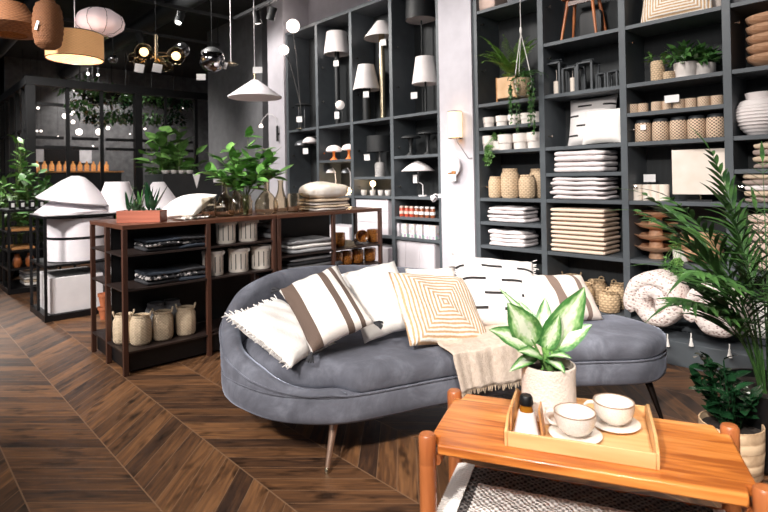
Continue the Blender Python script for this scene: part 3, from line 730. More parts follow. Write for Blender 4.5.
for i,(px,r_,h,dy) in enumerate([(495.5,.065,.205,.10),(510.5,.088,.275,.13),(527.5,.078,.215,.08),(538,.08,.27,.26)]):
    wicker_basket('wicker_lantern','natural wicker lantern basket on the shelf above the white towels, '+ordn[i],on(px,4,dy),r_,h,'wicker lanterns beside the white pillar',handles=False,cat='basket')
# folded textiles
M['towel']=mat('white_towel',(240,232,232),(222,212,212),rough=.95,bump=.5,bscale=70)
for k,n,hh_,w_,px,lab in ((3,4,.036,.42,513,'upper'),(2,4,.036,.40,513,'lower')):
    pile(n,w_,.27,hh_,M['towel'],on(px,k,.15),'folded_blanket','blanket',lambda i,n_,lab=lab:'white folded blanket in the '+lab+' pile beside the pillar, '+lvl(i,n_),'white folded blankets, '+lab+' pile by the pillar',noise=.006,jit=.012,seed=3+k)
pile(3,.46,.27,.07,M['darkcloth'],on(513,0,.17),'folded_blanket','blanket',lambda i,n_:'dark folded blanket behind the dash cushion, '+lvl(i,n_),'dark folded blankets on the bottom shelf',seed=12)
# fern in cube box, hanging planter
t=thing('rattan_planter','square rattan planter on little legs holding a green fern','planter',on(513,8,.16))
MB().box(-.11,.11,-.11,.11,.035,.23).build('woven_box',mat('rattan_panel',(232,196,158),(206,164,122),rough=.7,bump=.6,bscale=90),t,bevel=.006)
for x,y in ((-.105,-.105),(.105,-.105),(-.105,.105),(.105,.105)): MB().tube([(x,y,0),(x,y,.235)],.008,8).build('leg',M['wood'],t)
m=MB(); r_=random.Random(5)
def frond(m,p,az,el,L,bend,nleaf=18,lw=.012,ll=.09,sd=0,drop=0,stem_r=.003,lean=.75,t0=.18):
    """feather-shaped frond: an arching stem with leaflets on both sides"""
    r2=random.Random(sd); pts=[]; pos=Vector(p); e=el
    for i in range(13):
        pts.append(pos.copy()); d=Vector((math.cos(az)*math.cos(e),math.sin(az)*math.cos(e),math.sin(e))); pos=pos+d*(L/12); e-=bend/12*(.4+1.2*i/12)
    m.tube(pts,[stem_r*(1-.8*i/12) for i in range(13)],5)
    side=Vector((-math.sin(az),math.cos(az),0))
    for j in range(nleaf):
        t_=t0+(.98-t0)*j/(nleaf-1); f=t_*12; i=min(11,int(f)); q=pts[i].lerp(pts[i+1],f-i); d=(pts[i+1]-pts[i]).normalized()
        l=ll*math.sin(math.pi*min(1,.18+t_*.80))**.7*r2.uniform(.85,1.1)
        for s_ in (-1,1):
            dd=(side*s_*lean+d*(1.15-lean*.5)+Vector((0,0,r2.uniform(-.05,.2)-drop))).normalized()
            a=math.atan2(dd.y,dd.x); el2=math.asin(max(-1,min(1,dd.z)))
            m.leaf(orient(q,a,el2,s_*r2.uniform(.1,.5)),l,lw,r2.uniform(.15,.5)+drop,.25,4,tipw=.8)
    m.leaf(orient(pts[-1],az,e,0),ll*.7,lw,.3,.2,4)
    return m
for i in range(34):
    a=R(180)+i*R(360)/17; frond(m,(0,0,.22),a+r_.uniform(-.2,.2),r_.uniform(.7,1.4),r_.uniform(.32,.50)*(1 if math.sin(a)<.3 else .4),r_.uniform(.5,1.3),20,.013,.07,i,stem_r=.002)
m.build('fern',mat('fern_green',(150,188,92),(92,136,60),rough=.5,nscale=3),t)
hp=at_yz(522,WY-.13,1.995)
t=thing('hanging_planter','mottled round pot hanging in a white cord macrame hanger with trailing green vines','plant',hp)
MB().shell([(.03,0),(.062,.03),(.078,.09),(.076,.14),(.078,.15)],.005,28).build('pot',mat('mottled_pot',(206,178,146),(120,98,76),rough=.7,nscale=14),t)
MB().lathe([(.0005,.12),(.07,.12),(.07,.125),(.0005,.128)],20).build('soil',M['soil'],t)
for a in (R(20),R(140),R(260)):
    c,s=math.cos(a),math.sin(a); MB().tube([(0,0,-.006),(c*.05,s*.05,.010),(c*.084,s*.084,.09),(c*.082,s*.082,.15),(c*.045,s*.045,.34),(0,0,.545),(0,0,.57)],.0035,6).build('cord',M['cloth'],t)
MB().tube([(0,0,.54),(0,0,.56),(0,0,.575),(0,0,.60)],[.006,.011,.012,.007],8).build('knot',M['cloth'],t)
MB().tube([(0,0,.59),(0,0,3.98-hp.z)],.003,6).build('hanging_cord',M['cloth'],t)
m=MB(); r_=random.Random(8)
foliage(m,70,.085,.07,.06,.02,4,center=(0,0,.13),up=(.0,1.2),down=.3)
for i in range(10):
    a=r_.uniform(0,6.28); frond(m,(0,0,.14),a,r_.uniform(.5,1.2),r_.uniform(.14,.24),1.6,12,.010,.045,40+i,stem_r=.002)
for j in range(11):
    a=r_.uniform(0,6.28) if j>4 else r_.uniform(-.6,.8); x,y=math.cos(a)*.085,math.sin(a)*.085; L=r_.uniform(.12,.42) if j>3 else r_.uniform(.3,.46)
    pts=[(x*.6,y*.6,.14),(x,y,.15),(x*1.15,y*1.15,.10)]+[(x*1.15+math.sin(q+j)*.012,y*1.15+math.cos(q*1.2+j)*.01,.1-L*q/9) for q in range(1,10)]
    m.tube(pts,.0015,4)
    for p_ in pts[2:]:
        for s_ in range(4): m.leaf(orient(p_,r_.uniform(0,6.28),r_.uniform(-1,.3),0),.032,.02,.4,.2,3)
m.build('foliage',M['leaf'],t)
# ---- bay 2
t=thing('wooden_stool','reddish wooden stool with splayed legs on the upper shelf','stool',on(584,10,.17))
for sx in (-1,1):
    for sy in (-1,1): MB().tube([(sx*.155,sy*.10,0),(sx*.105,sy*.06,.36)],[.010,.015],10).build('leg',M['legwood'],t)
MB().box(-.15,.15,-.10,.10,.352,.375).build('seat',M['legwood'],t,bevel=.004)
MB().box(-.10,.10,-.005,.005,.30,.335,TR(0,-.07,0)).build('rail',M['brownshelf'],t)
t2=pile(1,.20,.05,.26,M['black'],at_yz(592,WY+.22,sz(10)+.0005),'picture_board','board','dark board leaning behind the wooden stool',None,noise=0,e=.1)
def lantern(px,h,w,cand,label,group,dy=.13):
    t=thing('lantern',label,'lantern',on(px,8,dy),0,group); q=w/2; b=.018 if w>.1 else .012
    for x in (-q+b/2,q-b/2):
        for y in (-q+b/2,q-b/2): MB().cbox((x,y,h*.46),(b,b,h*.84)).build('post',M['lanternback'],t)
    MB().box(-q,q,-q,q,0,.012).build('base',M['lanternback'],t,bevel=.001)
    MB().box(-q,q,-q,q,h*.86,h*.90).build('roof',M['lanternback'],t,bevel=.001)
    MB().box(-q*.55,q*.55,-q*.55,q*.55,h*.90,h*.94).build('chimney',M['lanternback'],t)
    MB().tube([(-q*.7,0,h*.9),(-q*.7,0,h*1.0),(q*.7,0,h*1.0),(q*.7,0,h*.9)],.003,6).build('handle',M['lanternback'],t)
    if cand:
        cn=MB().lathe([(.0005,.0125),(cand[0],.0125),(cand[0],.0125+cand[1]),(.0005,.0125+cand[1])],20).build('candle',M['candle'],t)
        MB().tube([(0,0,.0125+cand[1]),(0,0,.0125+cand[1]+.1)],.0018,5).build('wick',M['candle'],cn)
    return t
G='black candle lanterns'
lantern(557,.315,.145,(.027,.115),'tallest black lantern with a short white candle, leftmost of the lanterns',G)
lantern(573,.245,.135,(.022,.125),'black lantern with a taller white candle, second from the left',G)
lantern(588.5,.27,.14,None,'empty tall black lantern in the middle of the row',G)
lantern(603,.145,.085,None,'small black lantern right of the empty tall one',G)
lantern(614.5,.15,.085,None,'small black lantern at the right end of the row',G)
# cushions on the shelf
def shelfcushion(label,px,k,w,h,mt,dy,lean=.25,rz=0,th=.12,group='cushions on the shelves',dx=0,parts=None):
    p=at_yz(px,WY+dy,sz(k)+h/2*math.cos(lean)+.004); t_=thing('cushion',label,'cushion',p,group=group)
    t_.rotation_euler=(R(90)-lean,0,rz)
    def P(u,v,s_):
        x=u*2-1;y=v*2-1; e=max(0,1-abs(x)**2.6)*max(0,1-abs(y)**2.6)
        return (x*w/2*(1-.06*(1-y*y)*x*x),y*h/2*(1-.06*(1-x*x)*y*y),s_*th/2*e**.45)
    m=MB(); m.grid(lambda u,v:P(u,v,1),20,20); m.grid(lambda u,v:P(1-u,v,-1),20,20); m.build('cover',mt,t_,auto=0); return t_
M['bluedash']=banded('grey_cushion_cloth',(206,208,216),(60,58,60),[(.03,.045)],1,period=.10)
shelfcushion('pale grey cushion with black dashes standing on the shelf under the lanterns',592,6,.42,.42,M['dash'],.22,.15)
shelfcushion('plain white cushion standing in front of the dash cushion on the shelf',604,6,.34,.30,M['cloth'],.09,.28)
pile(4,.46,.28,.046,M['towel'],on(586,5,.15),'folded_towel','towel',lambda i,n:'white folded towel in the upper middle pile, '+lvl(i,n),'white towels, upper middle pile',noise=.004,seed=21)
pile(5,.50,.28,.038,M['towel'],on(584,4,.15),'folded_towel','towel',lambda i,n:'white rumpled towel in the lower middle pile, '+lvl(i,n),'white towels, lower middle pile',noise=.007,jit=.014,seed=22)
def beads():
    m,nt,b=newmat('braided_jute_cord'); sp=N(nt,'ShaderNodeSeparateXYZ'); nt.links.new(coords(nt),sp.inputs[0])
    s_=mth(nt,'SINE',mth(nt,'MULTIPLY',sp.outputs[0],330)); s2=mth(nt,'SINE',mth(nt,'MULTIPLY',sp.outputs[1],330)); f=mth(nt,'MAXIMUM',s_,mth(nt,'MULTIPLY',s2,.6))
    nt.links.new(ramp(nt,f,[(.0,(208,170,140)),(.6,(248,228,208))]),b.inputs['Base Color']); b.inputs['Roughness'].default_value=.9; addbump(nt,b,f,.7,.006); return m
M['beads']=beads()
pile(10,.50,.30,.037,M['beads'],on(585,2,.17),'jute_seat_pad','seat pad',lambda i,n:'flat braided jute seat pad in the tall pile, '+lvl(i,n),'braided jute seat pads',noise=.001,e=.1,jit=.005,seed=30)
M['seagrass']=woven('seagrass_weave',(214,184,146),(92,68,48),12,150)
for i,(px,r_,h,dy) in enumerate([(556,.085,.20,.20),(572,.085,.22,.27),(584,.085,.20,.08),(597,.09,.20,.27),(609.5,.085,.165,.07),(619,.08,.20,.24)]):
    wicker_basket('storage_basket','round seagrass basket with looped handles behind the sofa chaise, '+ordn[i],at_yz(px,WY+dy,sz(0)+.0005),r_,h,'seagrass baskets on the bottom shelf',n=6,rz=i*.5,mt=M['seagrass'])
# ---- bay 3
M['ringcushion']=jute()
t=shelfcushion('large pale cushion with peach nested rectangles at the top of the shelves',676,10,.50,.42,M['jute'],.14,.2)
shelfcushion('striped cushion edge showing right of the nested-rectangle cushion',706,10,.24,.40,M['stripe2'],.24,.1)
def potted(label,px,k,r_,h,potm,leafm,n,rad,fh,L,W,seed,dy=.13,cat='plant',name='potted_plant',wick=False,group=None):
    t=thing(name,label,cat,on(px,k,dy),0,0)
    if group: t['group']=group
    MB().shell([(r_*.86,0),(r_*.9,h*.1),(r_*.9,h*.35),(r_*.98,h*.42),(r_,h)] if not wick else [(r_*.9,0),(r_,h*.1),(r_,h*.9),(r_*.93,h)],.004,24).build('pot',potm,t,auto=60)
    MB().lathe([(.0005,h*.86),(r_*.88,h*.86),(r_*.88,h*.88),(.0005,h*.9)],16).build('soil',M['soil'],t)
    m=foliage(MB(),n,rad,fh,L,W,seed,center=(0,0,h*.95),up=(-.1,1.2),down=.12)
    m.build('foliage',leafm,t); return t
potted('small spiky green plant in a wicker cylinder pot',658,8,.05,.16,M['wicker'],M['leafbright'],30,.05,.08,.08,.02,51,wick=True)
potted('bushy dark green plant with pale leaves in a round white pot',686,8,.08,.115,M['creamware'],M['leaf'],150,.12,.15,.075,.036,52)
potted('bushy green plant in a wide white bowl right of the round pot',702,8,.09,.10,M['creamware'],M['leaf'],130,.10,.13,.075,.036,53,dy=.2)
single('wicker_cup','small round wicker cup between the wicker pot and the white pots','basket',MB().shell([(.035,0),(.04,.01),(.04,.06)],.004,18),M['wicker'],on(669,8,.08))
def patterned():
    m,nt,b=newmat('pierced_white_pattern'); sp=N(nt,'ShaderNodeSeparateXYZ'); nt.links.new(coords(nt),sp.inputs[0])
    a=mth(nt,'ARCTAN2',sp.outputs[1],sp.outputs[0]); s1=mth(nt,'SINE',mth(nt,'MULTIPLY',a,14)); s2=mth(nt,'SINE',mth(nt,'MULTIPLY',sp.outputs[2],280))
    f=mth(nt,'MULTIPLY',s1,s2); nt.links.new(ramp(nt,f,[(.05,(228,200,172)),(.28,(84,58,44))],'LINEAR'),b.inputs['Base Color']); b.inputs['Roughness'].default_value=.7; return m
M['pierced']=patterned()
def tealight(i,px,dy):
    o=MB().shell([(.036,0),(.04,.004),(.04,.07),(.038,.074)],.004,20).build('tealight_holder',M['pierced'],None,on(px,7,dy)); tag(o,'small patterned tealight holder on the narrow shelf, '+ordn[i],'tealight holder','patterned tealight holders')
for i,px in enumerate([634,643,657,668,679,691,704,717]): tealight(i,px,.10+.02*(i%2))
tagc=thing('price_card','white price card among the patterned tealight holders','sign',on(672,7,.04))
MB().box(-.05,.05,-.001,.001,.05,.105).build('card',M['tagpaper'],tagc,smooth=False); MB().box(-.03,.03,-.012,.012,0,.006).build('foot',M['black'],tagc); MB().box(-.003,.003,-.002,.002,.0055,.052).build('post',M['black'],tagc)
for i,px in enumerate([643.5,661,679,697,716]):
    t=thing('patterned_jar','tall patterned white candle jar with a dark lid, '+ordn[i],'jar',on(px,6,.11),0,'tall patterned jars')
    MB().shell([(.055,0),(.06,.006),(.061,.08),(.059,.135),(.056,.145)],.004,24).build('body',M['pierced'],t,auto=60)
    MB().lathe([(.0005,.138),(.050,.138),(.052,.146),(.052,.160),(.044,.170),(.0005,.172)],20).build('lid',M['lanternback'],t)
    if i==0: price_tag(t,.025,-.066,.13,.04,.04,0)
bx=on(701,4,.15)
t=thing('boxed_lampshade','big square off-white shade lamp on the shelf behind the palm','lamp',bx,R(8))
M['boxshade']=mat('shade_paper',(244,232,222),(236,220,206),rough=.9)
MB().box(-.17,.17,-.08,.08,.05,.375).build('lamp_shade',M['boxshade'],t,bevel=.003)
MB().box(-.08,.08,-.07,.07,0,.012).build('foot',M['black'],t); MB().tube([(0,0,.012),(0,0,.052)],.008,8).build('stem',M['brass'],t)
for i,px in enumerate([638,647.5,656,664.5]):
    single('pillar_candle','plain white pillar candle on the shelf below the patterned jars, '+ordn[i],'candle',MB().lathe([(.0005,0),(.034,0),(.034,.118),(.030,.122),(.0005,.12)],20),M['candle'],on(px,4,.12),'white pillar candles')
tagc=thing('price_card','white price card standing behind the pillar candles','sign',on(650,4,.20))
MB().box(-.045,.045,-.001,.001,.14,.20).build('card',M['tagpaper'],tagc,smooth=False); MB().box(-.003,.003,-.002,.002,0,.142).build('post',M['black'],tagc); MB().box(-.03,.03,-.012,.012,-.0003,.006,TR(0,0,.0003)).build('foot',M['black'],tagc)
M['bowlwood']=wood('bowl_wood',(226,184,150),(186,136,102),'x',.5,30)
def pedestal(label,base,r_,h,group,shallow=True):
    t=thing('pedestal_bowl',label,'bowl',base,0,group)
    MB().lathe([(.0005,0),(r_*.34,0),(r_*.36,.006),(r_*.28,h*.45),(r_*.34,h*.52),(.0005,h*.52)],24).build('foot',M['bowlwood'],t,auto=50)
    MB().shell([(r_*.3,h*.52),(r_*.72,h*.66),(r_*.97,h*.93),(r_,h)],.006,32).build('bowl',M['bowlwood'],t,auto=50)
    return t
p=on(656.5,2,.17)
for i in range(4): pedestal('pale wooden pedestal bowl in the stack left of the palm, '+lvl(i,4),p+Vector((0,0,i*.088)),.155,.10,'stacked wooden pedestal bowls')
p=on(702,2,.17)
for i in range(3): single('wooden_bowl','round wooden bowl stacked behind the palm fronds, '+lvl(i,3),'bowl',MB().shell([(.05,0),(.11,.02),(.135,.06),(.14,.10)],.007,28),M['bowlwood'],p+Vector((0,0,i*.055)),'wooden bowls behind the palm')
# rolled mattress cushions hanging over the plinth
def quilted():
    m,nt,b=newmat('quilted_print'); v=N(nt,'ShaderNodeTexVoronoi'); v.inputs['Scale'].default_value=46; nt.links.new(coords(nt,'Object',(1,.6,1.6)),v.inputs['Vector'])
    n=N(nt,'ShaderNodeTexNoise'); n.inputs['Scale'].default_value=26; nt.links.new(coords(nt),n.inputs['Vector'])
    f=mth(nt,'ADD',mth(nt,'MULTIPLY',v.outputs['Distance'],.7),mth(nt,'MULTIPLY',n.outputs['Fac'],.45))
    nt.links.new(ramp(nt,f,[(.36,(158,130,124)),(.47,(232,216,210)),(.7,(240,228,222))]),b.inputs['Base Color']); b.inputs['Roughness'].default_value=.95; addbump(nt,b,f,.6,.01); return m
M['quilt']=quilted()
def rolled(label,cx,cz,y0,y1,r0,th,seed,turn=1):
    """floor mattress rolled up: a thick spiral seen end-on"""
    t=thing('rolled_mattress',label,'mattress',(cx,y0,cz),0,'rolled quilted mattresses')
    m=MB(); n=64; vs=[];fs=[]; turns=1.75
    cen=[]
    for i in range(n+1):
        u=i/n; a=R(-60)+turn*u*turns*2*math.pi; r_=.035+(r0-.035-th/2)*u**.85; cen.append((r_*math.cos(a)*.98,r_*math.sin(a)*1.05,u))
    for i in range(n+1):
        x,z,u=cen[i]; x2,z2,_=cen[min(n,i+1)]; x1,z1,_=cen[max(0,i-1)]; d=Vector((x2-x1,z2-z1)).normalized(); nx,nz=-d.y,d.x
        h=th/2*(1+.06*math.sin(i*1.25))*(.97 if 0<i<n else .3); dep=y1-y0
        for k in range(12):
            b=2*math.pi*k/12; oy=math.copysign(abs(math.sin(b))**.35,math.sin(b))*dep/2+dep/2; o2=math.copysign(abs(math.cos(b))**.7,math.cos(b))*h
            vs.append((x+nx*o2,oy,z+nz*o2))
    for i in range(n):
        for k in range(12): a=i*12+k; b=i*12+(k+1)%12; fs.append((a,b,b+12,a+12))
    fs.append(tuple(range(12))[::-1]); fs.append(tuple(range(n*12,n*12+12)))
    m.add(vs,fs).build('padding',M['quilt'],t,auto=0)
    for i in (n,int(n*.86)):
        x,z,_=cen[i]
        if z>-.05: continue
    for q,(tx,tz) in enumerate(((-r0*.62,-r0*.86),(r0*.45,-r0*.98))):
        mm=MB(); mm.tube([(tx,-.01,tz+.03),(tx,-.012,tz)],.004,6); mm.lathe([(.004,0),(.008,-.01),(.007,-.018),(.015,-.055),(.0005,-.056)],10,TR(tx,-.012,tz)); mm.build('tassel',M['cloth'],t)
    return t
rolled('quilted printed mattress rolled up at the foot of the shelves, left of the palm',-1.475,.40,WY-.30,WY-.02,.225,.115,1)
rolled('quilted printed mattress rolled up at the foot of the shelves, behind the palm fronds',-1.10,.39,WY-.30,WY-.02,.205,.115,2)
MB().box(-1.72,-.30,WY-.295,WY-.03,0,.165).build('display_plinth',M['shelf'],None,bevel=.003)
tag(bpy.data.objects['display_plinth'],'low dark grey plinth in front of the shelves carrying the rolled mattresses','plinth')
# ---- bay 4
pile(1,.26,.25,.18,M['greycloth'],on(748,10,.17),'storage_box','box','grey fabric box at the top right of the shelves',None,noise=0,e=.1)
p=on(775,8,.17)
for i in range(5): single('wooden_bowl','deep pale wooden bowl stacked on the upper right shelf, '+lvl(i,5),'bowl',MB().shell([(.05,0),(.10,.02),(.15,.055),(.16,.085)],.007,32,fn=lambda a,z:1+.0*a),M['bowlwood'],p+Vector((.0,0,i*.066)),'deep wooden bowls, upper right')
M['ribbed']=mat('matte_white_ceramic',(232,224,222),(224,214,212),rough=.6)
pr=[]
for i in range(41):
    u=i/40; z=.29*u; r_=.07+.085*math.sin(math.pi*min(1,u*1.02))**.8; pr.append((r_+.0035*math.sin(u*2*math.pi*13) if u<.84 else .082+.004*(u-.84)/.16*3,z))
single('ribbed_vase','big round matte white vase with horizontal ribs on the right shelf','vase',MB().shell(pr,.005,40),M['ribbed'],on(762,6,.15),auto=60)
M['taupe']=mat('taupe_cloth',(176,158,148),(146,128,120),rough=.95,bump=.4,bscale=80)
pile(4,.30,.26,.042,[M['taupe'],M['beige']],on(783,5,.15),'folded_towel','towel',lambda i,n:'folded towel on the shelf under the ribbed vase, '+lvl(i,n),'taupe towels under the ribbed vase',noise=.005,seed=41)
pile(5,.34,.26,.038,[M['taupe'],M['beige'],M['towel']],on(778,4,.14),'folded_towel','towel',lambda i,n:'taupe folded towel at the right edge beside the palm, '+lvl(i,n),'taupe towels beside the palm',noise=.005,seed=42)
pile(6,.36,.27,.062,M['pinkcloth'],on(784,2,.14),'folded_quilt','blanket',lambda i,n:'puffy pale pink folded quilt at the right edge, '+lvl(i,n),'pale pink folded quilts',noise=.003,seed=43)
pile(2,.36,.27,.11,M['cloth'],on(762,0,.14),'folded_quilt','blanket',lambda i,n:'thick white folded quilt on the bottom right shelf, '+lvl(i,n),'thick white quilts',noise=.003,seed=44)
# ================================================================== LAMP SHELVING UNIT
M['shadewhite']=mat('pleated_white_shade',(250,242,240),(238,230,230),rough=.85)
M['shadein']=M['shadewhite']
M['lampblack']=mat('matte_black_lamp',(34,36,38),(26,28,30),rough=.55)
M['greymetal']=mat('grey_lamp_metal',(128,130,134),(110,112,116),rough=.35,metal=.6)
def glow(name,c,e): return mat(name,c,c,rough=.5,emit=e,ec=c)
M['globe']=glow('lit_opal_globe',(255,236,224),3.2); M['warm']=glow('lit_warm_bulb',(255,214,160),9); M['opal']=glow('opal_glass',(250,238,232),.35)
def dist(p): return (Vector((p.x,p.y,0))).dot(CF)
def tlamp(label,px,yt,yb,ht,hb,k,dy,shade,stem_r=.006,stem_m=None,base_r=.07,tagpos=None,name='table_lamp',foot=True,rim=None,inner=None,base_h=.012,body=None):
    b=on(px,k,dy); d=dist(b); top=aty(px,yt,b.y).z-b.z; bot=aty(px,yb,b.y).z-b.z; rt=ht*d/F; rb=hb*d/F
    t=thing(name,label,'lamp',b)
    MB().lathe([(rb,bot),(rt,top),(rt-.003,top),(rb-.003,bot)],36,closed=True).build('lamp_shade',shade,t,auto=60)
    if inner: MB().sphere((0,0,bot+.03),.03,12).build('lit_bulb',M['globe'],t)  # glowing bulb added to brighten the lining, where little light reaches
    if inner: MB().lathe([(rb-.0035,bot+.001),(rt-.0035,top-.001),(.0005,top-.002)],36).build('shade_lining',inner,t,auto=60)
    sm=stem_m or M['lampblack']
    MB().lathe([(.0005,0),(base_r,0),(base_r,base_h),(.0005,base_h)],24).build('base',sm,t,auto=50,bevel=.001)
    if body: MB().lathe([(.0005,base_h)]+[(r_,base_h+z) for r_,z in body]+[(.0005,base_h+body[-1][1])],24).build('body',sm,t,auto=50)
    MB().tube([(0,0,base_h),(0,0,(top+bot)/2)],stem_r,12).build('stem',sm,t)
    MB().sphere((0,0,(top+bot)/2+.01),.022,12).build('bulb',M['opal'],t)
    MB().tube([(0,0,top-.008),(rt*.98,0,top-.008)],.002,4).tube([(0,0,top-.008),(-rt*.98,0,top-.008)],.002,4).build('shade_ring',M['brass'],t)
    if tagpos: tg=aty(tagpos[0],tagpos[1],b.y-rb-.01); price_tag(t,tg.x-b.x,tg.y-b.y,tg.z-b.z+.03,.075,.07,R(20))
    return t
tlamp('tall black lamp with a white pleated shade in the second bay of the lamp shelves',338,32,54,10,13,8,.18,M['shadewhite'],.034,M['lampblack'],.075,(336,63))
tlamp('tall lamp with a slim brass column and a wide conical white shade',383,21,38,5,18,8,.20,M['shadewhite'],.035,M['brass'],.08,(383,42))
tlamp('black lamp with a crisp white pleated shade in front of the brass column lamp',367,65,90,8,13.5,8,.12,M['shadewhite'],.05,M['lampblack'],.07,(366,94))
tlamp('tall lamp with a wide black drum shade and white lining, last bay',423,-6,20,15,16,8,.24,M['lampblack'],.008,M['lampblack'],.08,None,inner=M['shadewhite'])
tlamp('lamp with a white finely pleated shade below the black drum shade',426,57,84,9.5,13.5,8,.12,M['shadewhite'],.012,M['lampblack'],.07,(414,95))
tlamp('squat lamp with a black shade and a speckled white round base',380,136,152,12.5,13,5,.15,M['lampblack'],.01,mat('speckled_base',(220,216,214),(60,58,58),rough=.5,nscale=50),.055,(367,157),body=[(.055,0),(.06,.05),(.06,.14),(.04,.16)])
def mush(label,px,k,dy,r_,h,dome,stemm,domeh=.5,bulge=None):
    b=on(px,k,dy); t=thing('mushroom_lamp',label,'lamp',b)
    n=8; pr=[(r_,h-r_*domeh)]+[(r_*math.cos(R(90)*i/n)+.0005,h-r_*domeh+r_*domeh*math.sin(R(90)*i/n)) for i in range(1,n+1)]
    MB().lathe([(.0005,h-r_*domeh)]+([(r_*.85,h-r_*domeh*1.1)] if bulge else [])+pr,28).build('lamp_shade',dome,t,auto=60)
    MB().lathe([(.0005,0),(r_*.5,0),(r_*.48,.01),(r_*.16,.04),(r_*.14,h*.5),(r_*.3,h-r_*domeh),(.0005,h-r_*domeh)],20).build('stem',stemm,t,auto=60)
    return t
M['orangeglass']=glow('orange_glass',(226,120,50),.35)
mush('white domed mushroom lamp with a glowing orange base',334,6,.13,.105,.20,M['opal'],M['orangeglass'],.75,True)
mush('white domed mushroom lamp half hidden behind the upright, right of the orange-based one',349,6,.16,.095,.20,M['opal'],M['orangeglass'],.75,True)
mush('black mushroom lamp with a flared cap, left of two',411,6,.12,.115,.235,M['lampblack'],M['lampblack'],.33)
mush('black mushroom lamp with a flared cap, right of two',428,6,.18,.115,.27,M['lampblack'],M['lampblack'],.33)
# curved reading lamps on the lower level
for px,lab in ((331,'small white domed reading lamp with a curved arm above the folded towels'),(346,'small grey domed reading lamp right of the white one')):
    b=on(px+4,4,.15); dm=aty(px,171,b.y)-b; t=thing('reading_lamp',lab,'lamp',b)
    MB().lathe([(.0005,0),(.05,0),(.05,.01),(.0005,.012)],20).build('base',M['white'],t)
    MB().tube([(0,0,.01),(.02,0,dm.z*.6),(.01,0,dm.z*.95),(dm.x*.5,0,dm.z*1.12),(dm.x,0,dm.z*1.03)],.006,8).build('arm',M['white'],t)
    MB().shell([(.012,0),(.045,-.012),(.065,-.04),(.068,-.055)],.003,24,TR(dm.x,0,dm.z+.03)).build('lamp_shade',M['white'] if px==331 else M['greymetal'],t)
b=aty(349,184,WY+.2); t=thing('pebble_lamp','small glowing warm globe lamp at the back of the second bay','lamp',on(348,4,.25)); MB().sphere((0,0,.045),.045,16).build('globe',M['warm'],t); 
# umbrella-shaped white lamp
b=on(423,4,.14); d=aty(418,171,b.y)-b; t=thing('table_lamp','white umbrella-shaped lamp on a bent arm in the last bay','lamp',b)
MB().lathe([(.185,d.z),(.11,d.z+.06),(.03,d.z+.105),(.0005,d.z+.11),],32,TR(d.x,0,0),cap=False).build('lamp_shade',M['shadewhite'],t,solid=.004)
MB().lathe([(.0005,d.z+.11),(.01,d.z+.112),(.008,d.z+.13),(.0005,d.z+.135)],12,TR(d.x,0,0)).build('finial',M['brass'],t)
MB().lathe([(.0005,0),(.05,0),(.05,.012),(.0005,.013)],20).build('base',M['white'],t)
MB().tube([(0,0,.01),(.0,0,d.z*.45),(-.03,0,d.z*.52),(d.x,0,d.z*.55),(d.x,0,d.z+.05)],.005,8).build('arm',M['white'],t); price_tag(t,d.x+.01,-.06,d.z*.85,.05,.09,R(20))
# stand lamp with two posts, first bay
b=on(302,8,.13); t=thing('table_lamp','slim chrome two-post lamp with a flat dark head in the first bay','lamp',b); h=aty(302,106,b.y).z-b.z
for x in (-.07,.07): MB().tube([(x,0,0),(x,0,h)],.008,8).build('post',M['greymetal'],t)
MB().lathe([(.0005,0),(.12,0),(.10,.02),(.05,.035),(.0005,.04)],24,TR(.05,0,h)).build('head',M['lampblack'],t); MB().box(-.12,.12,-.05,.05,0,.008).build('base',M['greymetal'],t); price_tag(t,.04,-.06,h*.55,.075,.08,R(20))
# small globe on stem
b=on(343,8,.10); h=aty(340,105,b.y); t=thing('globe_lamp','small white opal globe on a thin black stem in the second bay','lamp',b); MB().sphere((h.x-b.x,0,h.z-b.z),.06,20).build('globe',M['opal'],t)
MB().tube([(0,0,0),(0,0,h.z-b.z-.10),(h.x-b.x,0,h.z-b.z-.055)],.005,8).build('stem',M['lampblack'],t); MB().lathe([(.0005,0),(.05,0),(.05,.01),(.0005,.01)],20).build('base',M['lampblack'],t); price_tag(t,-.06,-.05,h.z-b.z-.09,.07,.09,R(20))
# dome lamps fixed on the first bay's back
for px,py,mt_,lab in ((302,144,M['greymetal'],'grey metal dome lamp mounted in the first bay under the shelf'),(310,141,M['shadewhite'],'white dome lamp mounted in the first bay beside the grey dome')):
    c_=aty(px,py,WY+.13); t=thing('wall_lamp',lab,'lamp',(c_.x,WY+.366,c_.z))
    n=8; MB().lathe([(.105*math.cos(R(90)*i/n)+.0005,.085*math.sin(R(90)*i/n)) for i in range(n+1)],28,TR(0,-.236,-.03),cap=False).build('lamp_shade',mt_,t,solid=.003)
    MB().tube([(0,0,.02),(0,-.12,.07),(0,-.236,.055)],.006,8).build('arm',mt_,t); MB().box(-.03,.03,-.012,0,-.02,.06).build('mount',mt_,t)
    if px==310: price_tag(t,-.02,-.30,-.10,.085,.08,R(20))
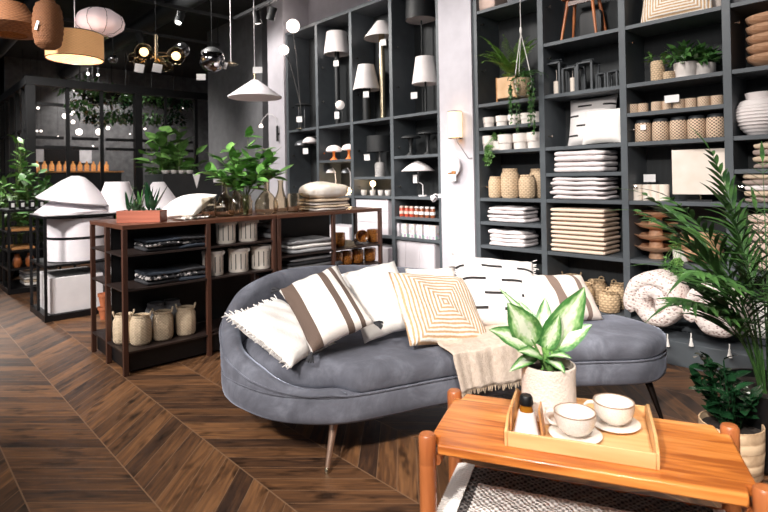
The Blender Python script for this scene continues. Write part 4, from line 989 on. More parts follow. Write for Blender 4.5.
# two-globe lamp in the first bay
b=on(301,8,.02); t=thing('globe_lamp','lamp with two lit white globes on curved stems, left end of the lamp shelves','lamp',b)
g1=aty(293,26,WY-.16)-b; g2=aty(284,50,WY-.14)-b
MB().lathe([(.0005,0),(.06,0),(.06,.012),(.0005,.014)],20).build('base',M['brass'],t); j=Vector((0,0,.32))
MB().tube([(0,0,.01),j,j+Vector((0,-.02,.2)),(g1.x*.7,g1.y*.6,g1.z*.72),g1-Vector((0,0,.08))],.006,8).build('stem',M['chrome'],t)
MB().tube([j,j+Vector((-.03,-.02,.16)),(g2.x*.6,g2.y*.6,g2.z*.82),g2-Vector((-.03,0,.06))],.006,8).build('arm',M['chrome'],t)
MB().sphere(g1,.088,24).build('globe',M['globe'],t); MB().sphere(g2,.066,24).build('globe',M['globe'],t); price_tag(t,.0,-.03,.17,.085,.075,R(20))
for g_,e in ((g1,4),(g2,3)):
    l=bpy.data.lights.new('globe_light','POINT'); l.energy=e; l.shadow_soft_size=.09; l.color=(1,.9,.84); o=bpy.data.objects.new('globe_light',l); C.objects.link(o); q=b+g_; o.location=(q.x,q.y-.12,q.z)
# tableware and jars on the lower shelves
p0=[('white',357),('white',364),('white',373),('white',381),('white',388)]
for i,(mm,px) in enumerate(p0):
    single('white_cup','small white cup on the shelf below the squat black-shaded lamp, '+ordn[i],'cup',MB().shell([(.022,0),(.032,.01),(.036,.05),(.037,.065)],.003,18),M['ceramic'],on(px,4,.08+.02*(i%2)),'white cups under the squat lamp')
t=thing('pebble_lamp','small lit globe lamp among the white cups','lamp',on(373,4,.20)); MB().sphere((0,0,.14),.035,16).build('globe',M['warm'],t); MB().lathe([(.0005,0),(.03,0),(.012,.02),(.010,.11),(.0005,.11)],14).build('base',M['white'],t)
l=bpy.data.lights.new('pebble_light','POINT'); l.energy=1.6; l.shadow_soft_size=.04; l.color=(1,.8,.6); o=bpy.data.objects.new('pebble_light',l); C.objects.link(o); q=on(373,4,.13); o.location=(q.x,q.y,q.z+.20)
l=bpy.data.lights.new('pebble_light','POINT'); l.energy=3; l.shadow_soft_size=.04; l.color=(1,.72,.45); o=bpy.data.objects.new('pebble_light',l); C.objects.link(o); q=on(348,4,.18); o.location=(q.x-.02,q.y,q.z+.12)
M['drawer']=mat('white_drawer_front',(226,220,226),(218,212,218),rough=.6)
def drawers(label,pxa,pxb,kb,za,zb,n,rows=True,dy=.03):
    a=on(pxa,kb,dy); b=on(pxb,kb,dy); t=thing('white_box_unit',label,'storage box',((a.x+b.x)/2,WY+dy,za)); w_=b.x-a.x; h=zb-za
    MB().box(-w_/2,w_/2,.012,.30,0,h).build('body',M['drawer'],t)
    for i in range(n):
        if rows: MB().box(-w_/2+.003,w_/2-.003,0,.0115,h*i/n+.003,h*(i+1)/n-.003).build('drawer_front',M['drawer'],t,bevel=.002)
        else: MB().box(-w_/2+w_*i/n+.003,-w_/2+w_*(i+1)/n-.003,0,.0115,.003,h-.003).build('drawer_front',M['drawer'],t,bevel=.002)
    return t
drawers('white stack of flat boxes below the cups in the third bay',353.5,388.5,2,sz(2)+.0005,sz(4)-.045,3)
drawers('white boxes on the floor level of the third bay',362,388.5,0,sz(0)+.0005,sz(0)+.30,1)
drawers('white cabinet doors at the foot of the last bay',392.5,435,0,sz(0)+.0005,sz(2)-.045,3,False)
drawers('white boxes on the bottom of the second bay',320,350,0,sz(0)+.0005,sz(0)+.5,2)
M['redjar']=mat('red_preserve',(196,84,60),(150,50,36),rough=.25,nscale=4); M['brownjar']=mat('brown_preserve',(150,84,54),(96,50,34),rough=.25,nscale=4)
jar=None
for i,px in enumerate([397,402,407,412,417,422,427.5,433]):
    j=thing('preserve_jar',('red' if i<4 else 'brown-orange')+' preserve jar with a pale lid, '+ordn[i]+' in the row','jar',on(px,3,.07),0,'preserve jars')
    MB().lathe([(.0005,0),(.027,0),(.028,.006),(.028,.085),(.022,.098),(.0005,.098)],16).build('glass',M['redjar'] if i<4 else M['brownjar'],j,auto=50)
    MB().lathe([(.0005,.098),(.024,.098),(.024,.115),(.0005,.116)],16).build('lid',M['pinkcloth'] if i<4 else M['white'],j,auto=50)
    MB().lathe([(.0285,.03),(.0287,.032),(.0287,.06),(.0285,.062)],16).build('label',M['tagpaper'] if i>3 else M['pinkcloth'],j)
def printed():
    m,nt,b=newmat('printed_pack'); v=N(nt,'ShaderNodeTexVoronoi'); v.inputs['Scale'].default_value=22; nt.links.new(coords(nt),v.inputs['Vector'])
    hs=N(nt,'ShaderNodeHueSaturation'); hs.inputs['Saturation'].default_value=.5; nt.links.new(v.outputs['Color'],hs.inputs['Color'])
    f=mth(nt,'LESS_THAN',v.outputs['Distance'],.5); nt.links.new(mixc(nt,mth(nt,'MULTIPLY',f,.7),lin((236,230,232)),hs.outputs[0]),b.inputs['Base Color']); b.inputs['Roughness'].default_value=.5; return m
M['pack']=printed()
for i,px in enumerate([398.5,406,413.5,421,428.5,434.5]):
    single('tea_box',('plain white' if i==0 else 'small printed white')+' box on the shelf under the preserve jars, '+ordn[i],'box',MB().box(-.040,.040,-.03,.03,0,.145),M['drawer'] if i==0 else M['pack'],on(px,2,.06),'small boxes under the jars',bevel=.002)
# ------------------------------------------------------------------ lamps on the white pillar
FY=WY-.0205
c_=aty(456,125,FY-.06); t=thing('wall_lamp','lit cream cylinder wall lamp with dark rims on the white pillar','lamp',(c_.x,FY,c_.z))
M['litshade']=glow('lit_linen_shade',(255,226,186),1.05)
MB().lathe([(.068,-.13),(.068,.13),(.064,.13),(.064,-.13)],28,TR(0,-.075,0),closed=True).build('lamp_shade',M['litshade'],t,auto=50)
for z in (-.133,.127): MB().lathe([(.070,z),(.070,z+.006),(.062,z+.006),(.062,z)],28,TR(0,-.075,0),closed=True).build('rim',M['lampblack'],t,auto=50)
MB().box(-.02,.02,-.012,0,-.03,.03).build('mount',M['brass'],t); MB().tube([(0,-.01,0),(0,-.07,0)],.005,6).build('arm',M['brass'],t)
cb=aty(474,158,FY-.008); MB().tube([(0,-.06,-.12),(.0,-.04,-.17),(.02,-.012,-.22),((cb.x-c_.x)*.6,-.009,(cb.z-c_.z)*1.0),(cb.x-c_.x-.02,-.008,cb.z-c_.z)],.0025,5).build('cord',M['black'],t)
c_=aty(452,171,FY-.05); t=thing('wall_lamp','white round disc wall lamp with a small wooden block on the white pillar','lamp',(c_.x,FY,c_.z))
MB().lathe([(.0005,0),(.115,0),(.115,.018),(.0005,.020)],36,TR(-.01,-.045,.05)@Matrix.Rotation(R(90),4,'X')).build('disc',M['white'],t,auto=50)
MB().box(-.035,.06,-.075,-.012,-.03,.0).build('block',M['wood'],t,bevel=.003); MB().box(-.02,.03,-.0115,0,-.03,.06).build('mount',M['brass'],t); MB().sphere((.0,-.085,.0),.022,14).build('bulb',M['opal'],t)
price_tag(t,.02,-.08,-.035,.09,.065,R(20))
# little white lamp on the last upright, low
c_=aty(438,196,WY-.05); t=thing('wall_lamp','small white angled spot lamp on the shelf upright left of the white pillar','lamp',(-3.647,WY-.0005,c_.z))
MB().box(-.02,.02,-.02,0,-.02,.02).build('mount',M['white'],t); MB().tube([(0,-.015,0),(-.02,-.06,.02),(-.06,-.08,-.01)],.008,8).build('arm',M['white'],t); MB().shell([(.01,0),(.03,-.03),(.032,-.06)],.003,16,TR(-.06,-.08,0)@Matrix.Rotation(-.9,4,'Y')).build('lamp_shade',M['white'],t)
# arc wall lamp on the left pillar
c_=aty(279,133,FY); t=thing('wall_lamp','thin white arched wall lamp with a black handle on the left white pillar','lamp',(c_.x,FY,c_.z))
e=aty(261,126,FY-.08)-c_
MB().lathe([(.0005,0),(.016,0),(.016,.22),(.0005,.22)],14,TR(0,-.03,-.12)).build('handle',M['lampblack'],t,auto=50); MB().box(-.012,.012,-.02,0,-.03,.0).build('mount',M['lampblack'],t)
MB().tube([(0,-.03,.09),(0,-.035,.2),(e.x*.25,-.05,.27),(e.x*.55,-.06,.29),(e.x*.85,-.075,.23),(e.x,e.y,e.z+.05)],.005,8).build('arc',M['white'],t); MB().lathe([(.01,.03),(.03,0),(.028,-.02),(.0005,-.022)],16,TR(e.x,e.y,e.z)).build('lamp_head',M['globe'],t)
# ================================================================== BROWN DISPLAY UNITS
UX0,UX1=-4.60,-3.83; UT=1.012
M['darkshelf']=wood('dark_shelf_board',(44,30,26),(30,22,20),'y',.5)
def rack(label,y0,y1,ys,zs,panel):
    t=thing('display_rack',label,'shelving',((UX0+UX1)/2,(y0+y1)/2,0)); o=Vector((-(UX0+UX1)/2,-(y0+y1)/2,0)); T=TR(*o)
    for y in ys:
        for x in (UX0+.016,(UX0+UX1)/2,UX1-.016):
            if x==(UX0+UX1)/2 and y not in (ys[0],ys[-1]): continue
            MB().box(x-.016,x+.016,y-.016,y+.016,0,UT-.031,T).build('post',M['brownframe'],t,bevel=.002)
    MB().box(UX0,UX1,y0,y1,UT-.03,UT,T).build('top_board',M['brownshelf'],t,bevel=.002)
    for z in zs:
        m=MB().box(UX0+.001,UX1-.001,y0+.001,y1-.001,z-.012,z,T).build('shelf',M['darkshelf'],t)
    MB().box((UX0+UX1)/2-.008,(UX0+UX1)/2+.008,y0+.04,panel,.165,UT-.032,T).build('divider_panel',M['black'],t)
    MB().box(UX0+.03,UX1-.035,y0+.035,y1-.035,.02,.145,T).build('plinth_box',M['black'],t)
    return t
rack('long dark brown shop rack carrying the planter box and glass vases',1.18,2.365,[1.196,1.785,2.349],[.16,.575,.81],2.33)
rack('shorter brown shop rack with grey blankets and amber tumblers, behind the sofa',2.38,3.55,[2.396,2.965,3.534],[.16,.49,.665],3.20)
def onr(px,z,x=-3.98): return at_xz(px,x,z+.0005)
# baskets on the bottom shelf
M['paleweave']=woven('pale_weave',(222,200,170),(120,98,74),18,300)
for i,(px,dx) in enumerate([(124,.12),(141,.0),(163,.0),(186,.0)]):
    wicker_basket('woven_basket','pale woven basket with handles at the foot of the brown rack, '+ordn[i],at_xz(px,-3.97-dx,.1605),.072,.205,'pale woven baskets',n=12,rz=R(70),mt=M['paleweave'])
for i,px in enumerate([156,172]):
    wicker_basket('woven_basket','blue-grey woven basket in the back row of the brown rack, '+ordn[i],at_xz(px,-4.12,.1605),.075,.24,'blue-grey woven baskets',n=12,mt=M['greycloth'],handles=False)
def damask():
    m,nt,b=newmat('dark_floral_cloth'); n=N(nt,'ShaderNodeTexNoise'); n.inputs['Scale'].default_value=38; n.inputs['Detail'].default_value=1; nt.links.new(coords(nt),n.inputs['Vector'])
    nt.links.new(ramp(nt,n.outputs['Fac'],[(.50,(34,34,38)),(.56,(190,184,182))]),b.inputs['Base Color']); b.inputs['Roughness'].default_value=.95; return m
M['damask']=damask(); M['navy']=mat('navy_cloth',(46,54,66),(34,40,50),rough=.95,bump=.4,bscale=80)
for z,lab in ((.81,'upper'),(.575,'lower')):
    for q,(px,w_) in enumerate(((158,.26),(187,.24))):
        p=onr(px,z,-4.0)
        pile(3,.28,w_,.030,[M['navy'],M['damask'],M['darkcloth']] if q else [M['darkcloth'],M['damask'],M['navy']],p,'folded_cloth','cloth',lambda i,n,lab=lab,q=q:'dark folded cloth, '+lab+' shelf of brown rack, '+('right' if q else 'left')+' pile, '+lvl(i,n),'dark folded cloths, '+lab+' shelf, '+('right' if q else 'left')+' pile',noise=.006,seed=50+q+int(z*9),rz=0)
def bucketmat():
    m,nt,b=newmat('striped_enamel'); sp=N(nt,'ShaderNodeSeparateXYZ'); nt.links.new(coords(nt),sp.inputs[0]); a=mth(nt,'ARCTAN2',sp.outputs[1],sp.outputs[0])
    f=mth(nt,'GREATER_THAN',mth(nt,'SINE',mth(nt,'MULTIPLY',a,12)),.86); band=mth(nt,'MULTIPLY',mth(nt,'GREATER_THAN',sp.outputs[2],.025),mth(nt,'LESS_THAN',sp.outputs[2],.145))
    nt.links.new(mixc(nt,mth(nt,'MULTIPLY',f,band),lin((250,240,228)),lin((52,42,40))),b.inputs['Base Color']); b.inputs['Roughness'].default_value=.5; return m
M['bucket']=bucketmat()
def bucket(label,loc,r_,h,group):
    t=thing('storage_jar',label,'jar',loc,R(40),group)
    MB().lathe([(.0005,0),(r_*.94,0),(r_,.006),(r_,h*.82),(.0005,h*.82)],28).build('body',M['bucket'],t,auto=50)
    MB().lathe([(.0005,h*.82),(r_*1.04,h*.82),(r_*1.06,h*.86),(r_*1.04,h*.93),(r_*.9,h*.95),(.0005,h*.96)],28).build('lid',M['offwhite'],t,auto=50)
    MB().tube([(r_*1.0,0,h*.86),(r_*1.22,0,h*.9),(r_*1.2,0,h*.84),(r_*1.0,0,h*.78)],.006,6).build('handle',M['offwhite'],t)
for i,px in enumerate([226,248]): bucket('cream jar with thin dark stripes in the upper row of the brown rack, '+('left' if i==0 else 'right')+' one',onr(px,.81,-3.96),.075,.185,'striped jars, upper row')
for i,px in enumerate([213,238.5,261]): bucket('cream jar with thin dark stripes in the lower row of the brown rack, '+('left','middle','right')[i]+' one',onr(px,.575,-3.96),.078,.20,'striped jars, lower row')
pile(3,.22,.10,.04,[M['greycloth'],M['darkcloth']],onr(268,.81,-4.06),'folded_cloth','cloth',lambda i,n:'grey folded cloth right of the striped jars, '+lvl(i,n),'grey cloths right of the jars',seed=61,noise=.004)
pile(3,.34,.46,.036,[M['greycloth'],mat('pale_grey_cloth',(250,246,242),(228,224,220),rough=.95,bump=.4,bscale=80),M['greycloth']],at_xz(303,-4.03,.6655),'folded_blanket','blanket',lambda i,n:'grey and white folded blanket on the upper shelf behind the sofa, '+lvl(i,n),'grey blankets, upper shelf behind the sofa',seed=62,noise=.004)
pile(4,.34,.46,.034,[M['darkcloth'],M['greycloth']],at_xz(303,-4.03,.4905),'folded_blanket','blanket',lambda i,n:'charcoal folded blanket on the lower shelf behind the sofa, '+lvl(i,n),'charcoal blankets, lower shelf behind the sofa',seed=63,noise=.004)
M['ambergl']=mat('amber_glazed',(206,132,60),(96,54,28),rough=.15,nscale=9,coat=.5)
def tumbler(label,loc,rot=None):
    o=MB().shell([(.045,0),(.055,.008),(.06,.06),(.06,.115),(.057,.125)],.006,24).build('tumbler',M['ambergl'],None,loc,rot,auto=60); tag(o,label,'tumbler','amber tumblers')
for i,px in enumerate([339,373]): tumbler('amber brown glazed tumbler on the upper shelf, '+('left' if i==0 else 'right')+' end',at_xz(px,-4.02,.6655))
for i,px in enumerate([337,346.5,357.5,370]): tumbler('amber brown glazed tumbler on the lower shelf, '+ordn[i],at_xz(px,-3.98,.4905))
tumbler('amber brown tumbler lying tilted with its dark mouth to the front on the upper shelf',at_xz(360,-4.06,.727),(R(82),0,R(62)))
# ------------------------------------------------------------------ on top of the brown racks
def ont(px,x=-4.1): return at_xz(px,x,UT+.0005)
c0=at_yz(116,1.22,UT+.0005); pc=c0+CR*.155+CF*.07
t=thing('planter_box','reddish wooden planter box of succulents on the corner of the brown rack','planter',pc,YAW)
M['redwood']=wood('red_wood',(170,96,72),(140,74,54),'x',.6,20)
for a in ((-.155,.155,-.065,-.053),(-.155,.155,.053,.065)): MB().box(a[0],a[1],a[2],a[3],0,.085).build('side_board',M['redwood'],t,bevel=.002)
for x in (-.155,.143): MB().box(x,x+.012,-.0525,.0525,0,.085).build('end_board',M['redwood'],t,bevel=.002)
MB().box(-.142,.142,-.052,.052,.002,.072).build('gravel',mat('pale_gravel',(196,192,186),(120,116,110),rough=1,nscale=60,bump=.8),t)
M['succ']=mat('succulent_green',(86,120,84),(44,74,48),rough=.5,nscale=5)
def rosette(m,x,y,n,L,W,e0,e1,seed):
    r_=random.Random(seed)
    for i in range(n): m.leaf(orient((x,y,.072),i*2.4,e0+(e1-e0)*i/n,0),L*r_.uniform(.8,1.1),W,-.1,.35,5)
for i,(x,y,n,L,W,e0,e1,mt_,lab) in enumerate([(-.05,0,18,.10,.026,.5,1.45,M['succ'],''),(.045,.01,6,.21,.04,1.15,1.5,M['leafdark'],''),(.085,-.01,5,.22,.045,1.0,1.35,M['leafdark'],''),(-.10,.01,4,.17,.028,1.0,1.4,M['leafdark'],''),(.0,.02,12,.045,.02,.3,1.3,M['succ'],''),(-.03,.03,5,.15,.028,1.2,1.5,M['leaf'],''),(.12,.0,12,.035,.02,.3,1.2,M['succ'],'')]):
    m=MB(); rosette(m,x,y,n,L,W,e0,e1,i); m.build('succulent',mt_,t)
# white cushion and papers
p=ont(186,-4.15); t=thing('cushion','white cushion lying tipped up on the brown rack behind the planter box','cushion',p+Vector((-.05,.02,.088)),rot=(R(24),R(-6),YAW-.35))
m=MB()
def P(u,v,s_):
    x=u*2-1;y=v*2-1;e=max(0,1-abs(x)**2.2)*max(0,1-abs(y)**2.2); return (x*.19*(1-.14*(1-y*y)*x*x),y*.17*(1-.1*(1-x*x)*y*y),s_*.075*e**.5)
m.grid(lambda u,v:P(u,v,1),18,18); m.grid(lambda u,v:P(1-u,v,-1),18,18); m.build('cover',M['cloth'],t,auto=0)
for i,(px,a) in enumerate([(182,.2),(190,.9),(198,.5)]):
    p=ont(px,-3.99-.02*i); p.z+=.001*i; single('paper_sheet','crumpled pale wrapping paper lying on the brown rack, '+('left','middle','right')[i]+' piece','paper',MB().grid(lambda u,v:((u-.5)*.13,(v-.5)*.10,.006+.010*abs(math.sin(u*7+i)*math.cos(v*6))),12,10),M['offwhite'],p,'crumpled papers',rz=a)
# smoky vases
def vase(name,label,px,prof,x=-4.08,mt=None,group='smoky glass vases',cat='vase'):
    o=MB().shell(prof,.0018,32).build(name,mt or M['smoke'],None,ont(px,x),auto=60); tag(o,label,cat,group); return o
bott=lambda R_,H,nr,nh:[(R_*.75,0),(R_*.95,.012),(R_,H*.22),(R_*.92,H*.38),(R_*.6,H*.54),(nr*1.15,H*.68),(nr,H*.78),(nr,H*.95),(nr*1.25,H)]
vase('glass_vase','smoky glass straight-sided vase at the left end of the vases',209,[(.05,0),(.055,.01),(.055,.14),(.052,.16)],-4.05)
vase('glass_bottle','smoky glass bottle vase with a narrow neck, left of the leafy branches',225,bott(.082,.275,.020,1),-4.06)
vase('glass_bottle','tall smoky bottle vase standing behind the leftmost bottle',237,bott(.07,.29,.022,1),-4.20)
jarv=vase('glass_jar','smoky glass jar holding the leafy green branches',246,[(.048,0),(.053,.01),(.053,.12),(.044,.14),(.042,.15),(.048,.165)],-4.03)
vase('glass_bottle','large round-bodied smoky bottle vase right of the branches',266.5,bott(.10,.29,.020,1),-4.05)
vase('glass_bottle','curvy smoky bottle vase behind the large round one',281,bott(.066,.285,.024,1),-4.18)
vase('glass_jar','smoky glass cylinder jar right of the bottles',293,[(.045,0),(.05,.01),(.05,.15),(.045,.165)],-4.06)
vase('glass_jar','yellowish glass cylinder jar beside the towel pile',304,[(.048,0),(.053,.01),(.053,.15),(.048,.165)],-4.08)
# leafy branches
b=ont(246,-4.03); t=thing('leafy_branches','bunch of branches with broad glossy oval leaves standing in a smoky jar','plant',b+Vector((0,0,.006)))
st=MB(); lv=MB(); r_=random.Random(14)
for i,(rx,up_,fz,L) in enumerate([(.05,1,.0,.60),(-.5,.85,.1,.46),(.5,.85,-.1,.46),(-.25,1,-.2,.50),(.3,1,.25,.52),(-.8,.62,0,.46),(.75,.6,.1,.42),(-.1,.9,-.4,.42),(-.55,.6,-.3,.36),(.4,.6,-.4,.36),(0.05,.8,.4,.44)]):
    d=(CR*rx+CF*fz+Vector((0,0,up_))).normalized(); pts=[Vector((0,0,0))+Vector((d.x,d.y,0))*.02, Vector((d.x*.035,d.y*.035,.16))]
    for q in range(1,6): pts.append(pts[1]+d*(L-.1)*q/5+Vector((0,0,.02*math.sin(q))))
    st.tube(pts,[.004]*2+[.0035,.003,.003,.0025,.002],6)
    for q in range(2,7):
        for s_ in range(4):
            a=r_.uniform(0,6.28); lv.leaf(orient(pts[q],a,r_.uniform(-.1,.9),r_.uniform(-.5,.5)),r_.uniform(.13,.18),r_.uniform(.055,.075),r_.uniform(.1,.4),.12,6,tipw=.75)
st.build('branches',M['stem'],t); lv.build('leaves',mat('branch_leaf',(124,172,88),(62,112,52),rough=.35,nscale=2),t)
# towel pile with cushion
p=ont(324,-4.08)
zt=pile(4,.32,.40,.026,[M['offwhite'],M['beige']],p,'folded_towel','towel',lambda i,n:'cream folded towel in the pile on the shorter brown rack, '+lvl(i,n),'cream towels on the rack',noise=.005,seed=71)
single('folded_quilt','puffy cream and white folded quilt on top of the towel pile','blanket',sq(.36,.42,.15,.5,.75,noise=.006,seed=9),mat('cream_patterned_quilt',(252,246,240),(238,222,202),rough=.95,nscale=1.2,bump=.4,bscale=60),(p.x,p.y,zt),auto=0)
# ================================================================== BLACK METAL DISPLAY TABLES ON THE LEFT
M['tabletopwhite']=mat('pale_table_top',(206,202,204),(190,186,188),rough=.5)
def frame_table(label,x0,x1,y0,y1,h,zs,top):
    t=thing('display_table',label,'table',((x0+x1)/2,(y0+y1)/2,0)); T=TR(-(x0+x1)/2,-(y0+y1)/2,0); ym=(y0+y1)/2
    for x in (x0+.012,x1-.012):
        for y in (y0+.012,ym,y1-.012): MB().box(x-.012,x+.012,y-.012,y+.012,0,h-.031,T).build('post',M['black'],t)
    MB().box((x0+x1)/2-.012,(x0+x1)/2+.012,y0,y0+.024,.06,h-.031,T).build('post',M['black'],t)
    MB().box(x0,x1,y0,y1,h-.03,h-.008,T).build('top_frame',M['black'],t); MB().box(x0+.004,x1-.004,y0+.004,y1-.004,h-.0075,h,T).build('tabletop',top,t)
    MB().box(x0+.001,x1-.001,y0+.001,y1-.001,.0,.06,T).build('base',M['black'],t)
    for z in zs: MB().box(x0+.001,x1-.001,y0+.001,y1-.001,z-.022,z,T).build('shelf',M['black'],t)
    return t
frame_table('black metal shop table loaded with large white lampshades, left of the brown rack',-6.54,-5.86,1.115,2.95,1.0,[.53],M['tabletopwhite'])
frame_table('black metal shop table with trays and folded cloths at the left edge',-8.45,-7.66,1.09,2.5,1.0,[.30,.52,.74],M['black'])
M['bigshade']=mat('white_fabric_shade',(234,228,232),(222,216,222),rough=.9,bump=.15,bscale=200)
def drum(label,x,y,z,rb,rt,h,rim=True,group=None,rot=None):
    t=thing('lampshade',label,'lampshade',(x,y,z),group=group,rot=rot)
    fb_=MB().lathe([(rb,0.002),(rt,h),(rt-.004,h),(rb-.004,0.002)],44,closed=True).build('fabric',M['bigshade'],t,auto=60)
    if rim:
        for r_,z_ in ((rb,0),(rt,h-.006)): MB().lathe([(r_+.002,z_),(r_+.002,z_+.007),(r_-.005,z_+.007),(r_-.005,z_)],44,closed=True).build('rim',M['black'],fb_,auto=60)
    MB().box(-rt+.006,rt-.006,-.004,.004,h-.012,h-.006).box(-.004,.004,-rt+.006,rt-.006,h-.0185,h-.0125).build('spider_bar',M['black'],t)
    return t
drum('white drum lampshade on the middle shelf of the black table, upper of two',-6.2,1.50,.7665,.31,.31,.195,group='stacked white drum lampshades')
drum('white drum lampshade on the middle shelf of the black table, lower of two',-6.2,1.50,.5305,.31,.31,.225,group='stacked white drum lampshades')
drum('white drum lampshade on the middle shelf behind, towards the brown rack',-6.2,2.2,.5305,.31,.31,.38)
for y,w_,lab in ((1.40,.46,'left'),(1.93,.46,'middle'),(2.45,.46,'right')):
    single('white_box','plain white carton at the bottom of the black table, '+lab+' one','box',MB().box(-.30,.30,-w_/2,w_/2,0,.34 if lab=='left' else .42),M['white'],(-6.2,y,.0605),'white cartons under the table',bevel=.004)
# shades on top
t=thing('lampshade','large white cone lampshade with pleated edge lying on the black table','lampshade',(-6.2,1.45,1.0005),group=None)
m=MB().lathe([(.34,0),(.345,.02),(.12,.20),(.0005,.245)],48,fn=lambda a,z:1+.012*math.sin(a*40)*(1 if z<.03 else .2)).build('fabric',M['bigshade'],t,auto=60)
t=thing('lampshade','broad white conical shade tipped over on top of the large cone shade','lampshade',(-6.19,1.45,1.115),rot=(R(-5),R(7),.4))
MB().lathe([(.335,.0),(.34,.012),(.14,.20),(.06,.255),(.0005,.265)],48,cap=False).build('fabric',M['bigshade'],t,solid=.003)
drum('tall white tapered lampshade standing on the black table behind the cone shades',-6.12,1.84,1.0005,.225,.115,.31,False)
drum('cream tapered lampshade with a narrow neck behind the planter box',-6.2,2.30,1.0005,.26,.06,.30,False)
M['creamshade']=mat('cream_shade',(236,220,208),(226,208,196),rough=.9)
# second table contents
for i,(y,z,mt_,lab) in enumerate([(1.25,.7405,M['wood'],'middle'),(1.25,.5205,M['wood'],'lower')]):
    single('wooden_tray','pale wooden tray on the left black table, '+lab+' shelf','tray',MB().box(-.22,.22,-.12,.12,0,.03),mt_,(-7.9,y,z),bevel=.003)
pile(3,.40,.34,.045,[M['beige'],M['offwhite'],M['greycloth']],Vector((-7.95,1.75,.7405)),'folded_cloth','cloth','beige and white folded cloth on the left black table, upper shelf','cloths on the left table, upper shelf',seed=81,noise=.005)
pile(3,.40,.30,.04,[M['offwhite'],M['beige'],M['offwhite']],Vector((-7.95,1.68,.5205)),'folded_cloth','cloth','pale folded cloth on the left black table, middle shelf','cloths on the left table, middle shelf',seed=82,noise=.005)
pile(6,.42,.36,.036,[M['offwhite'],M['beige'],M['offwhite'],M['greycloth']],Vector((-7.95,1.45,.0605)),'folded_cloth','cloth','pale folded cloth in the tall pile at the bottom of the left black table','cloths at the bottom of the left table',seed=83,noise=.006)
M['orange']=mat('orange_glaze',(176,104,58),(140,78,42),rough=.3)
for i,y in enumerate((1.20,1.33)): single('orange_vase','small orange vase on the lower shelf of the left black table, '+('nearer' if i==0 else 'farther')+' one','vase',MB().shell([(.03,0),(.05,.04),(.045,.10),(.025,.14),(.03,.16)],.004,20),M['orange'],(-7.78,y,.3005),'orange vases')
for i in range(4): 
    j=thing('black_jar','small black jar with white label on the left black table, '+ordn[i],'jar',(-7.80,1.16+.10*i,1.0005),0,'black jars on the left table')
    MB().lathe([(.0005,0),(.035,0),(.035,.10),(.0005,.105)],16).build('body',M['black'],j,auto=50); MB().box(.034,.0365,-.016,.016,.025,.075).build('label',M['tagpaper'],j)
tp=atz(104.5,319)
for i in range(2): single('terracotta_pot','small terracotta flowerpot on the floor between the black table and the brown rack, '+('bottom' if i==0 else 'top')+' one','pot',MB().shell([(.035,0),(.05,.09),(.057,.092),(.058,.12)],.005,20),M['terracotta'],(tp.x,tp.y,.0005+.125*i),'stacked terracotta pots')
# dark counter behind with pennant
cx=atx(193,176,-7.35); 
t=thing('display_counter','tall matte black counter behind the lampshades with a white pennant','counter',(cx.x,cx.y,0))
MB().box(-.7,.0,-.42,.42,0,1.41).build('body',M['lampblack'],t,bevel=.004)
MB().prism([(-.055,1.40),(.055,1.40),(.0,1.20)],0,.003,Matrix(((0,0,1,.002),(1,0,0,.05),(0,1,0,0),(0,0,0,1)))).build('pennant',M['tagpaper'],t,smooth=False)
MB().box(.002,.005,.30,.42,1.28,1.37).build('card',M['tagpaper'],t,smooth=False)
# pieces of glassware on the counter
for i in range(4): single('white_bowl','small white bowl on the tall black counter, '+ordn[i],'bowl',MB().shell([(.03,0),(.05,.02),(.06,.05)],.004,18),M['ceramic'],(cx.x-.15,cx.y-.32+.11*i,1.4105),'white bowls on the counter')
# fiddle leaf plant behind the counter
def bush(name,label,base,potr,poth,potm,stems,L,W,leafm,seed,h,spread,nl=7,fronds=0):
    t=thing(name,label,'plant',base); MB().shell([(potr*.8,0),(potr,poth*.2),(potr,poth)],.01,24).build('pot',potm,t,auto=60); MB().lathe([(.0005,poth*.85),(potr*.9,poth*.85),(potr*.9,poth*.88),(.0005,poth*.9)],16).build('soil',M['soil'],t)
    r_=random.Random(seed); st=MB(); lv=MB()
    for i in range(stems):
        a=r_.uniform(0,6.28); q=r_.uniform(.2,1); tip=Vector((math.cos(a)*spread*q,math.sin(a)*spread*q,poth+h*r_.uniform(.55,1)*(1.1-.3*q))); b0=Vector((math.cos(a)*.03,math.sin(a)*.03,poth*.85)); mid=b0.lerp(tip,.5)+Vector((0,0,.06))
        pts=[b0,b0.lerp(mid,.5),mid,mid.lerp(tip,.5),tip]; st.tube(pts,[.008,.007,.006,.005,.003],5)
        for k in range(nl):
            f=.25+.75*k/(nl-1); s_=f*4; j=min(3,int(s_)); p=pts[j].lerp(pts[j+1],s_-j); lv.leaf(orient(p,r_.uniform(0,6.28),r_.uniform(-.1,1.0),r_.uniform(-.6,.6)),L*r_.uniform(.7,1.1),W*r_.uniform(.8,1.1),r_.uniform(.1,.5),.15,5,wave=.05,tipw=.85)
    st.build('stems',M['stem'],t); lv.build('foliage',leafm,t); return t
fb=atx(177,150,-8.0)
bush('fiddle_leaf_plant','leafy plant with big rounded leaves rising behind the tall black counter',(-8.3,fb.y+.02,0),.2,.45,M['black'],22,.30,.19,M['leafbright'],21,1.72,.50,9)
def floorpt(px,x): p=atx(px,172,x); return (x,p.y,0)
bush('bushy_plant','tall pale green leafy plant by the black lattice at the far left edge',floorpt(-4,-9.0),.2,.4,M['black'],14,.20,.07,M['leafbright'],22,1.45,.42,10)
bush('bushy_plant','green leafy plant just left of the big white cone shades',floorpt(40,-8.9),.2,.4,M['black'],12,.20,.075,M['leaf'],23,1.15,.34,10)
bush('bushy_plant','bright green plant seen between the lattice posts, far left',floorpt(18,-9.3),.2,.4,M['black'],14,.18,.06,M['leafbright'],24,1.75,.26,10)
